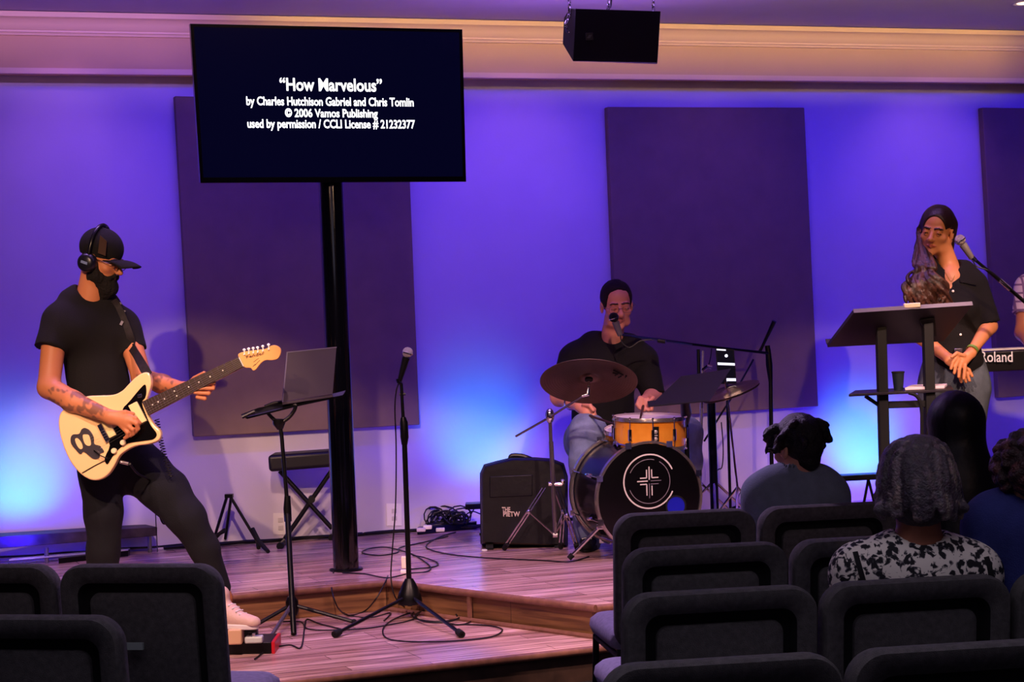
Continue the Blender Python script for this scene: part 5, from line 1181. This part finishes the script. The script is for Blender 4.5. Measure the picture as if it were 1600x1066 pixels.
S.mesh('jeans', CLOTH('faded blue jeans', '#6c7896', noise=.25, nscale=14), None, D_, folds(51, .009, 20))
for x, sx_ in ((918, -.03), (1074, .03)):
    h_ = P(x, 700, YD - .34); h_.z = ZU; shoe(D_, h_ + V(0, .05, 0), h_ + V(sx_, -.14, 0), .10, RUB, RUB)
S = Sdf(.0045)
S.ell(L(0, -.020, .038), (.081 * 1.08, .101 * 1.08, .090 * 1.08), DM, 0, .01); S.ell(L(0, .085, -.002), (.080, .078, .108), DM, 0, .012, 's'); S.ell(L(0, -.01, -.09), (.095, .12, .088), DM, 0, .008, 's')
S.ell(L(.05, .075, .07), (.03, .03, .03), DM, 0, .01, 's'); S.ell(L(-.05, .075, .07), (.03, .03, .03), DM, 0, .01, 's')
S.mesh('hair', CLOTH('short brown hair', '#1c100c', bump=.7, bscale=160), None, D_, folds(61, .003, 90))
m_ = MB()
for x in (-1, 1):
    m_.tube([V(*L(x * .034 + .024 * np.sign(math.cos(a)) * abs(math.cos(a)) ** .6, .100, -.002 + .016 * np.sign(math.sin(a)) * abs(math.sin(a)) ** .7)) for a in np.linspace(0, 2 * np.pi, 24, endpoint=False)], .0013, 6, closed=True)
    m_.tube([V(*L(x * .058, .099, .006)), V(*L(x * .078, .07, .006)), V(*L(x * .083, .0, .004))], .0016, 6)
m_.tube([V(*L(-.010, .101, .003)), V(*L(.010, .101, .003))], .0015, 6); m_.build('glasses', mat('grey spectacle frame', '#7a5a58', .3, .5), D_)
wc = nv(P(893, 629, YD - .16)); wd_ = unit(P3(908, 635, YD - .26) - P3(874, 618, YD - .02)); MB().lathe([(.040, -.008), (.043, -.008), (.043, .008), (.040, .008), (.040, -.008)], V(*wc), V(*wd_), 24).build('watch_band', CHR, D_)
wa = P(918, 650, YD - .36)
tag(MB().tube([P(915, 668, YD - .33), P(922, 650, YD - .37), P(975, 668, 9.86)], [.0075, .0075, .004], 8).build('drumstick', mat('dark drumstick', '#3a2418', .5)), 'drumstick in the hand at the left, mostly behind the cymbal and drums', 'drumstick')
tag(MB().tube([P(1006, 626, YD - .30), P(1004, 640, YD - .40), P(1000, 655, 9.86)], [.0075, .0075, .004], 8).build('drumstick', MATS['dark drumstick']), 'drumstick in the hand at the right, above the amber drum', 'drumstick')
th = V(P(945, 700, 10.7).x, 10.7, ZU)
t = thing('drum_throne', 'round black drum stool under the seated drummer', 'stool', th)
zt = nv(P(942, 728, YD))[2]
MB().lathe([(0, 0), (.17, 0), (.18, .02), (.18, .06), (.16, .08), (0, .085)], V(th.x, th.y, zt - .16), (0, 0, 1), 32).build('cushion', mat('black vinyl', '#100f12'), t)
MB().cyl(V(th.x, th.y, zt - .16), V(th.x, th.y, ZU + .08), .018, n=12).build('post', CHR, t); legs3(t, V(th.x, th.y, ZU), V(th.x, th.y, ZU + .2), .22, (0, 120, 240))

# ============================================================= the woman at the lectern
YWm = 9.42
WO = person('woman with long brown hair and black button shirt, hands clasped, standing behind the lectern', V(P(1490, 600, YWm).x, YWm, ZU))
S = Sdf(.0034); WMx = basis((-.44, -.86, -.16), R(9))
L = head(S, P3(1463, 361, YWm), WMx, 1.0, (0, 1, 2, 3, 4), True, (.008, 0), lids=.25)
S.rc(P3(1472, 385, YWm + .01), P3(1484, 420, YWm + .02), .045, .050, 0, .03)
S.rc(P3(1486, 480, YWm), P3(1490, 560, YWm), .11, .105, 0, .04, ((0, 1, 0), .7)); S.rc(P3(1455, 434, YWm), P3(1514, 436, YWm), .036, .034, 0, .03); S.rc(P3(1486, 440, YWm - .03), P3(1487, 470, YWm - .05), .07, .07, 0, .04, ((0, 1, 0), .6))
# left arm (right in the photo)
S.rc(P3(1530, 450, YWm), P3(1545, 510, YWm - .03), .032, .038, 0, .02); S.rc(P3(1545, 510, YWm - .03), P3(1518, 550, YWm - .17), .040, .023, 0, .02)
S.rc(P3(1516, 553, YWm - .18), P3(1502, 566, YWm - .195), .024, .030, 0, .02, ((0, 1, 0), .55))
for pts in ([(1496, 557), (1489, 566), (1486, 576)], [(1498, 562), (1493, 573), (1491, 583)], [(1503, 567), (1499, 578), (1498, 589)], [(1508, 571), (1507, 582), (1506, 592)]):
    S.chain([P3(x, y, YWm - .205 - .004 * i) for i, (x, y) in enumerate(pts)], [.0092, .0086, .0075], 0, .002, .008)
S.chain([P3(1506, 556, YWm - .2), P3(1495, 552, YWm - .21), P3(1487, 558, YWm - .215)], [.010, .009, .008], 0, .002, .008)
# right arm
S.rc(P3(1440, 448, YWm), P3(1430, 520, YWm - .02), .042, .038, 0, .03); S.rc(P3(1430, 520, YWm - .02), P3(1484, 562, YWm - .15), .040, .024, 0, .02)
S.rc(P3(1484, 562, YWm - .155), P3(1500, 575, YWm - .165), .024, .028, 0, .02, ((0, 1, 0), .55))
for pts in ([(1504, 572), (1514, 578), (1519, 588)], [(1503, 577), (1511, 585), (1515, 595)], [(1500, 580), (1506, 588), (1509, 597)], [(1496, 580), (1500, 590), (1502, 597)]):
    S.chain([P3(x, y, YWm - .175 - .003 * i) for i, (x, y) in enumerate(pts)], [.009, .0084, .0073], 0, .002, .008)
S.chain([P3(1470, 620, YWm), P3(1470, 860, YWm + .02)], [.08, .05], 0, .03); S.chain([P3(1512, 620, YWm), P3(1512, 860, YWm + .02)], [.08, .05], 0, .03); S.rc(P3(1478, 585, YWm), P3(1504, 585, YWm), .10, .10, 0, .04, ((0, 1, 0), .8))
wb = S.mesh('body', SKINM(), ['#c48052', '#b4604c', '#2a1a12', '#e0d4cc', '#2a1810'], WO)
S = Sdf(.005)
S.rc(P3(1487, 470, YWm), P3(1490, 530, YWm), .128, .118, 0, .04, ((0, 1, 0), .74)); S.rc(P3(1490, 530, YWm), P3(1492, 566, YWm), .125, .145, 0, .04, ((0, 1, 0), .75))
S.rc(P3(1449, 434, YWm), P3(1520, 437, YWm), .055, .050, 0, .05); S.rc(P3(1460, 420, YWm + .01), P3(1508, 420, YWm + .01), .045, .045, 0, .05)
for x in (1468, 1508): S.ell(P3(x, 482, YWm - .065), (.056, .045, .055), None, 0, .05)
S.rc(P3(1529, 443, YWm), P3(1546, 505, YWm - .03), .048, .052, 0, .04, cap=True); S.rc(P3(1442, 440, YWm), P3(1430, 515, YWm - .02), .054, .052, 0, .04, cap=True)
S.rc(P3(1473, 390, YWm - .01), P3(1484, 411, YWm - .02), .050, .054, 0, .006, mode='s'); S.chain([P3(1484, 415, YWm - .10), P3(1487, 446, YWm - .12), P3(1488, 462, YWm - .13)], [.022, .016, .004], 0, .004, mode='s', flat=((0, 1, 0), 4))
wsh = S.mesh('shirt', CLOTH('black crepe shirt', '#090607'), None, WO, folds(71, .009, 18)); bw = bvh_of(wsh)
BT = mat('white button', '#e8e0d8', .3)
for x, y in ((1504, 440), (1489, 455), (1501, 523), (1552, 461)):
    p = hit(bw, x, y, .003)
    if p: MB().ball(p, .0065, 12, (1, .45, 1)).build('button', BT, WO)
pk = [hit(bw, x, y, .006) for x, y in ((1500, 436), (1526, 442), (1526, 446), (1500, 441))]
if all(pk): MB().prism(pk, V(0, -.003, 0)).build('pocket_flap', MATS['black crepe shirt'], WO)
MB().box(P(1497, 548, YWm - .115), (.04, .02, .022)).build('belt_buckle', mat('pewter metal', '#77707a'), WO, bevel=.003)
S = Sdf(.006)
S.rc(P3(1478, 590, YWm), P3(1505, 590, YWm), .128, .125, 0, .04, ((0, 1, 0), .82)); S.rc(P3(1480, 560, YWm), P3(1502, 560, YWm), .105, .105, 0, .04, ((0, 1, 0), .8))
S.chain([P3(1468, 610, YWm), P3(1470, 700, YWm - .01), P3(1470, 850, YWm + .02)], [.105, .078, .058], 0, .03); S.chain([P3(1514, 610, YWm), P3(1508, 700, YWm - .01), P3(1506, 850, YWm + .02)], [.108, .078, .058], 0, .03)
S.mesh('jeans', CLOTH('grey blue jeans', '#4c545c', noise=.25, nscale=14), None, WO, folds(81, .007, 22))
for x in (1470, 1506): h_ = P(x, 700, YWm); h_.z = ZU; shoe(WO, h_ + V(0, .04, 0), h_ + V(0, -.15, 0), .08, RUB, RUB)
wc = P3(1519, 547, YWm - .16); wd_ = unit(P3(1518, 550, YWm - .17) - P3(1545, 510, YWm - .03))
MB().lathe([(.025, -.008), (.029, -.008), (.029, .008), (.025, .008), (.025, -.008)], V(*wc), V(*wd_), 24).build('wristband', mat('green wristband', '#6a8a3a', .5), WO)
MB().lathe([(.026, .010), (.028, .010), (.028, .014), (.026, .014), (.026, .010)], V(*wc), V(*wd_), 24).build('bracelet', mat('gold bracelet', '#d0a040', .3, .8), WO)
ncl = [hit(bvh_of(wb), x, y, .002) for x, y in ((1467, 411), (1476, 424), (1486, 440), (1492, 430), (1503, 412))]; ncl = [p for p in ncl if p]
if len(ncl) > 2: MB().tube(smooth_path(ncl, 4), .0013, 5).build('necklace', mat('gold bracelet', '#d0a040'), WO)
MB().ball(V(*L(-.080, -.004, -.034)), .004, 8).build('earring', CHR, WO)
# long hair: cap and wavy locks falling over one shoulder
S = Sdf(.0045)
S.ell(L(0, -.022, .040), (.083, .104, .088), WMx, 0, .01); S.ell(L(-.006, .092, -.026), (.066, .078, .112), WMx, 0, .012, 's')
S.ell(L(-.066, .02, -.05), (.03, .05, .075), WMx, 0, .01, 's')
S.rc(L(0, -.06, 0), L(0, -.08, -.13), .075, .06, 0, .03); S.rc(L(.062, -.03, .02), L(.080, -.03, -.10), .026, .030, 0, .03); S.rc(L(-.060, -.045, .03), L(-.058, -.05, -.10), .026, .022, 0, .03)
rr = np.random.RandomState(5)
for i in range(64):
    u = rr.uniform(0, 1); x0 = .055 + rr.uniform(0, .03); y0 = rr.uniform(-.075, .005); a = L(x0 - .02, y0, .06 - .05 * u); b = L(x0 + .012, y0, -.02); ph = u * 2.6 + rr.uniform(-.7, .7)
    tx = 1413 + 72 * u + rr.uniform(-4, 4); ty = rr.uniform(470, 512) - 26 * abs(u - .45); pts = [a, b]; p0 = P3(1428 + 30 * u + rr.uniform(-4, 4), 408 + 6 * u, YWm - .05 - .05 * u)
    pts.append(p0)
    for k in range(1, 6):
        f_ = k / 5; q = P3(1428 + 30 * u + (tx - 1428 - 30 * u) * f_ + 8.5 * math.sin(ph + f_ * 8), 408 + (ty - 408) * f_, YWm - .075 - .06 * math.sin(f_ * 2.2) - .015 * math.cos(ph + f_ * 9)); pts.append(q)
    sp_ = [nv(v) for v in smooth_path([V(*p) for p in pts], 4)]; n = len(sp_); S.chain(sp_, [(.0085 + .0015 * math.sin(j * .7 + ph)) * (1 - .55 * (j / n) ** 4) for j in range(n)], i % 3, .0035)
S.mesh('hair', mat('long brown hair', '#2a1712', .36, attr=True, noise=.3, nscale=90, bump=.25, bscale=220), ['#2a1812', '#3e251b', '#573628'], WO, folds(91, .0012, 120, (1, 1, .3)))

# ============================================================= musician at the right edge
KO = person('musician at the right edge, only a pale plaid sleeve in view', V(P(1650, 600, 10.45).x, 10.45, ZU))
YK2 = 10.45
S = Sdf(.008)
hp_ = P3(1655, 370, YK2); head(S, hp_, basis((-.3, -.9, -.3)), 1.0)
S.rc(P3(1655, 400, YK2), P3(1655, 430, YK2), .055, .06, 0, .03); S.rc(P3(1655, 470, YK2), P3(1655, 600, YK2), .14, .13, 0, .04, ((0, 1, 0), .7))
for s_ in (-1, 1): S.rc(P3(1655 + s_ * 52, 445, YK2), P3(1655 + s_ * 56, 520, YK2 - .06), .05, .042, 0, .03); S.rc(P3(1655 + s_ * 56, 520, YK2 - .06), P3(1655 + s_ * 40, 545, YK2 - .3), .042, .028, 0, .03); S.rc(P3(1655 + s_ * 40, 545, YK2 - .3), P3(1655 + s_ * 36, 548, YK2 - .38), .03, .025, 0, .02)
for s_ in (-1, 1): S.chain([P3(1655 + s_ * 20, 620, YK2), P3(1655 + s_ * 22, 740, YK2), P3(1655 + s_ * 22, 840, YK2)], [.09, .06, .045], 0, .03)
S.mesh('body', SKINM(), SKP, KO)
S = Sdf(.008)
S.rc(P3(1655, 470, YK2), P3(1655, 600, YK2), .165, .16, 0, .04, ((0, 1, 0), .75)); S.rc(P3(1610, 450, YK2), P3(1700, 450, YK2), .07, .07, 0, .06)
for s_ in (-1, 1): S.rc(P3(1655 + s_ * 50, 452, YK2), P3(1655 + s_ * 56, 492, YK2 - .04), .068, .062, 0, .05, cap=True)
plm = mat('plaid cotton', '#c8b0c8', .85); nt = plm.node_tree; N_ = nt.nodes; tc = N_.new('ShaderNodeTexCoord'); br = N_.new('ShaderNodeTexBrick'); br.offset = 0; br.inputs['Scale'].default_value = 22; br.inputs['Brick Width'].default_value = 1; br.inputs['Row Height'].default_value = 1; br.inputs['Mortar Size'].default_value = .12
mp = N_.new('ShaderNodeMapping'); mp.inputs['Rotation'].default_value = (R(90), 0, 0); nt.links.new(tc.outputs['Object'], mp.inputs[0]); nt.links.new(mp.outputs[0], br.inputs[0])
br.inputs['Color1'].default_value = lin('#cdb6cc'); br.inputs['Color2'].default_value = lin('#c4aac6'); br.inputs['Mortar'].default_value = lin('#7a5c88'); nt.links.new(br.outputs[0], N_['Principled BSDF'].inputs['Base Color'])
S.mesh('shirt', plm, None, KO, folds(101, .006, 18))
S = Sdf(.009)
for s_ in (-1, 1): S.chain([P3(1655 + s_ * 20, 610, YK2), P3(1655 + s_ * 22, 740, YK2), P3(1655 + s_ * 22, 840, YK2)], [.115, .08, .06], 0, .03)
S.mesh('trousers', CLOTH('dark denim', '#0b0d16'), None, KO, folds(103, .008, 18))

# ============================================================= seated listeners seen from behind
def listener(label, hx, hy, Y, fdir, shl, shr, sy, shirt, hairf, skin=('#8a5440', '#7a4038', '#140c0a', '#c8bcb4', '#20140e'), s=1.0, neck=(0, 0), width=.062, collar=None, nm='shirt', sc=.05, sh_noise=.006, seed=1, long_sleeve=False, M=None):
    base = P(hx, hy, Y); root = person(label, V(base.x, base.y, 0)); S = Sdf(.006); HM = basis(fdir) if M is None else M
    L = head(S, P3(hx, hy, Y), HM, s); bx_ = hx + neck[0]
    nb = P3(bx_, sy - 6, Y - .0); S.rc(L(0, -.03, -.05), nb, .050 * s, width, 0, .03)
    tc = P3((shl + shr) / 2, sy + 40, Y); lw = P3((shl + shr) / 2, sy + 40, Y); lw[2] = .56
    lft, rgt = P3(shl, sy + 22, Y), P3(shr, sy + 22, Y)
    S.rc(tc, lw, .13, .13, 0, .04, ((0, 1, 0), .7)); S.rc(lft, rgt, .05, .05, 0, .05)
    for p, sg in ((lft, -1), (rgt, 1)):
        el = p + np.array([sg * .04, .05, -.30]); S.rc(p, el, .045, .04, 0, .03); S.rc(el, el + np.array([-sg * .08, .24, -.02]), .038, .028, 0, .03); S.rc(el + np.array([-sg * .08, .24, -.02]), el + np.array([-sg * .11, .31, -.03]), .03, .024, 0, .02)
        hipp = lw + np.array([sg * .09, .02, -.02]); S.chain([hipp, hipp + np.array([0, .40, .02]), hipp + np.array([0, .42, -.48])], [.075, .055, .04], 0, .03)
    S.mesh('body', SKINM(), list(skin), root)
    S = Sdf(.006); S.rc(tc, lw, max(.15, .155 * (abs(rgt[0] - lft[0]) / .32)), max(.15, .155 * (abs(rgt[0] - lft[0]) / .32)), 0, .05, ((0, 1, 0), .75)); S.rc(lft, rgt, .066, .066, 0, .07)
    mid = (lft + rgt) / 2; S.rc(nb + np.array([-.07, .0, -.02]), nb + np.array([.07, .0, -.02]), .045, .045, 0, .07)
    for p, sg in ((lft, -1), (rgt, 1)):
        el = p + np.array([sg * .04, .05, -.30]); S.rc(p, el, .066, .056, 0, .05); S.rc(el, el + np.array([-sg * .07, .2, -.02]), .052, .042, 0, .03)
    S.rc(L(0, -.03, -.05), nb + np.array([0, 0, .012]), .052 * s, width + .006, 0, .008, mode='s')
    if collar: S.rc(nb + np.array([0, -.0, -.01]), nb + np.array([0, .0, .03]), width + .014, width + .008, 0, .01); S.rc(nb + np.array([0, 0, .0]), nb + np.array([0, 0, .06]), width + .002, width + .002, 0, .004, mode='s')
    so_ = S.mesh(nm, shirt, None, root, folds(seed, sh_noise, 15))
    S = Sdf(.007)
    for sg in (-1, 1):
        hipp = lw + np.array([sg * .09, .02, -.02]); S.chain([hipp, hipp + np.array([0, .40, .02]), hipp + np.array([0, .42, -.44])], [.095, .072, .056], 0, .04)
    S.mesh('trousers', CLOTH('dark denim', '#0b0d16'), None, root, folds(seed + 3, .006, 18))
    hairf(root, L, HM); return root, so_, L
HD = lambda nm, c, r_=.45: mat(nm, c, r_, attr=True, noise=.4, nscale=70, bump=.7, bscale=160)
def locks(S, L, n, seed, start, end, r0, r1, wob=.01, ncol=3, steps=5):
    g = np.random.RandomState(seed)
    for i in range(n):
        a, b = start(g), end; a = np.array(a); b_ = np.array(b(g, a)); ph = g.uniform(0, 6.28); pts = []
        for k in range(steps + 1):
            f_ = k / steps; p = a * (1 - f_) + b_ * f_; bul = math.sin(f_ * math.pi); nrm = p.copy(); nrm[2] = 0; nn = np.linalg.norm(nrm) + 1e-6; p = p + nrm / nn * bul * wob * 1.2 + np.array([math.sin(ph + 5 * f_), math.cos(ph * 1.3 + 6 * f_), 0]) * wob * .5 * f_; pts.append(L(*p))
        S.chain(pts, [r0 + (r1 - r0) * k / steps for k in range(steps + 1)], int(g.randint(ncol)), .008)
# young man with tousled dark hair
def hair1(root, L, M):
    S = Sdf(.005); S.ell(L(0, -.018, .042), (.080, .098, .086), M, 0, .01); S.ell(L(0, .09, -.045), (.075, .068, .085), M, 0, .01, 's'); S.rc(L(0, -.05, -.02), L(0, -.05, -.045), .060, .046, 0, .03); S.ell(L(0, .06, -.12), (.1, .10, .085), M, 0, .01, 's'); S.ell(L(-.08, .035, -.05), (.03, .04, .05), M, 0, .01, 's'); S.ell(L(.08, .035, -.05), (.03, .04, .05), M, 0, .01, 's')
    def st(g): a = g.uniform(-2.6, 2.6); return (math.sin(a) * .075, math.cos(a) * .085 - .01, .04 + g.uniform(-.02, .05))
    def en(g, a): k_ = 1.30 + g.uniform(0, .22); return (a[0] * k_, a[1] * k_ + .01, a[2] - g.uniform(.02, .07) + (.02 if g.rand() < .3 else 0))
    locks(S, L, 46, 8, st, en, .014, .004, .012)
    for (x, z) in ((-.10, -.005), (.10, -.0), (.105, .02)): S.chain([L(x * .8, -.02, z + .02), L(x * 1.15, -.01, z), L(x * 1.35, .0, z + .012)], [.014, .009, .003], 1, .006)
    S.mesh('hair', HD('dark tousled hair', '#160e10'), ['#120b0d', '#1c1214', '#261815'], root, folds(111, .003, 90))
GRYSH = CLOTH('blue grey knit', '#6c7686', noise=.12, nscale=25)
r1, _, _ = listener('young man with tousled dark hair and blue-grey collared shirt, seated in the foremost row', 1246, 700, 6.98, (-.52, .84, -.12), 1192, 1296, 750, GRYSH, hair1, s=1.0, collar=True, seed=121, skin=('#c08a74', '#9a5a50', '#140c0a', '#c8bcb4', '#20140e'))
# woman with grey bob in floral blouse
def hair2(root, L, M):
    S = Sdf(.005); S.ell(L(0, -.018, .035), (.084, .102, .090), M, 0, .02); S.rc(L(0, -.025, 0), L(0, -.03, -.055), .085, .072, 0, .03); S.ell(L(0, .11, -.04), (.075, .07, .11), M, 0, .01, 's')
    def st(g): a = g.uniform(1.0, 5.3); r_ = g.uniform(.02, .07); return (math.sin(a) * (r_ + .01), math.cos(a) * (r_ + .01) - .02, .024 + .088 * math.sqrt(1 - ((r_ + .01) / .095) ** 2))
    def en(g, a): q = math.atan2(a[0], a[1] + .02) + g.uniform(-.15, .15); fl = .090 + g.uniform(0, .013); return (math.sin(q) * fl, math.cos(q) * fl - .02, -.070 - g.uniform(-.025, .025))
    locks(S, L, 90, 3, st, en, .012, .009, .010, 4, 7)
    for sg in (-1, 1):
        for k in range(5): S.chain([L(sg * .080, -.02 - .012 * k, -.025 - .008 * k), L(sg * (.096 + .004 * k), -.02 - .01 * k, -.045 - .006 * k), L(sg * (.112 - .004 * k), -.015 - .01 * k, -.035 - .012 * k)], [.016, .012, .005], k % 4, .008)
    S.mesh('hair', HD('greying bob hair', '#4a4248'), ['#5a5058', '#7a6c70', '#453c44', '#94847e'], root, folds(131, .0025, 120, (1, 1, .25)))
    # dark sunglasses or hair band pushed up on the crown
    MB().tube([V(*L(x, .035, .112 - abs(x) * .5)) for x in np.linspace(-.075, .075, 9)], .006, 8).build('hair_band', mat('dark band', '#20283a', .4), root)
FLO = bpy.data.materials.new('floral blouse'); FLO.use_nodes = True; nt = FLO.node_tree; N_ = nt.nodes; pb_n = N_['Principled BSDF']; pb_n.inputs['Roughness'].default_value = .85
tc = N_.new('ShaderNodeTexCoord'); nz = N_.new('ShaderNodeTexNoise'); nz.inputs['Scale'].default_value = 38; nz.inputs['Distortion'].default_value = 1.6; vo = N_.new('ShaderNodeTexVoronoi'); vo.inputs['Scale'].default_value = 46
mm_ = N_.new('ShaderNodeMath'); mm_.operation = 'MULTIPLY_ADD'; mm_.inputs[1].default_value = .55; rp = N_.new('ShaderNodeValToRGB')
nt.links.new(tc.outputs['Object'], nz.inputs['Vector']); nt.links.new(tc.outputs['Object'], vo.inputs['Vector']); nt.links.new(vo.outputs['Distance'], mm_.inputs[0]); nt.links.new(nz.outputs['Fac'], mm_.inputs[2]); nt.links.new(mm_.outputs[0], rp.inputs[0]); nt.links.new(rp.outputs[0], pb_n.inputs['Base Color'])
rp.color_ramp.interpolation = 'LINEAR'; e = rp.color_ramp.elements; e[0].position = .68; e[0].color = lin('#0c0a10'); e[1].position = .80; e[1].color = lin('#e4dccc'); x_ = e.new(.72); x_.color = lin('#45424c'); x_ = e.new(.76); x_.color = lin('#9a9488')
r2, so2, L2_ = listener('woman with a grey bob and black-and-white floral blouse, seated in the middle of the audience', 1432, 752, 5.08, (.03, 1, -.03), 1342, 1520, 872, FLO, hair2, skin=('#a86c50', '#7a4038', '#140c0a', '#c8bcb4', '#20140e'), seed=141, neck=(3, 0), width=.066)
b2v = bvh_of(so2)
for xs in (((1336, 862), (1341, 880), (1348, 905), (1356, 930)), ((1541, 870), (1546, 885), (1549, 905), (1552, 925))):
    p_ = [hit(b2v, x, y, .004) for x, y in xs]; p_ = [p for p in p_ if p]
    if len(p_) > 1: ribbon(p_, .014, .002, V(0, -1, .1).normalized()).build('blouse_stripe', mat('black ribbon', '#08070a', .8), r2)
MB().ball(V(*P3(1450, 802, 5.0)), .0028, 10).build('necklace_clasp', mat('bright gold', '#ffe0b0', .1, 1), r2)
# person with long straight black hair
def hair3(root, L, M):
    S = Sdf(.006); S.ell(L(0, -.018, .035), (.090, .106, .092), M, 0, .02); S.rc(L(0, -.02, .0), L(0, -.06, -.22), .092, .115, 0, .05, (M[:, 1], .9)); S.rc(L(0, -.06, -.2), L(.01, -.07, -.36), .118, .145, 0, .05, (M[:, 1], .8)); S.ell(L(0, .11, -.04), (.075, .07, .12), M, 0, .01, 's')
    S.mesh('hair', mat('straight black hair', '#040305', .5, bump=.15, bscale=60), None, root, folds(151, .003, 40, (1, 1, .12)))
r3, _, _ = listener('person with long straight black hair, seated in front of the lectern', 1492, 666, 6.80, (-.05, 1, 0), 1448, 1546, 770, CLOTH('black knit', '#08080c'), hair3, seed=161)
# curly-haired person in blue
def hair4(root, L, M):
    S = Sdf(.005); S.ell(L(0, -.02, .025), (.082, .098, .086), M, 0, .02); S.ell(L(0, .11, -.04), (.075, .07, .11), M, 0, .01, 's'); g = np.random.RandomState(9)
    for i in range(240):
        v = unit(g.normal(size=3)); 
        if v[1] > .55 or v[2] < -.75: continue
        S.ell(L(v[0] * .088, v[1] * .100 - .02, v[2] * .090 + .018), np.array((.017, .017, .014)) * g.uniform(.7, 1.1), None, int(g.randint(3)), .006)
    S.mesh('hair', HD('curly auburn hair', '#3c2026'), ['#2c181c', '#402228', '#552e2e'], root, folds(171, .004, 140))
r4, _, _ = listener('person with short curly auburn hair and a blue top, cut by the right edge', 1606, 738, 5.15, (.05, 1, 0), 1548, 1690, 800, CLOTH('blue knit', '#28306e'), hair4, seed=181, skin=('#b08068', '#7a4038', '#140c0a', '#c8bcb4', '#20140e'))
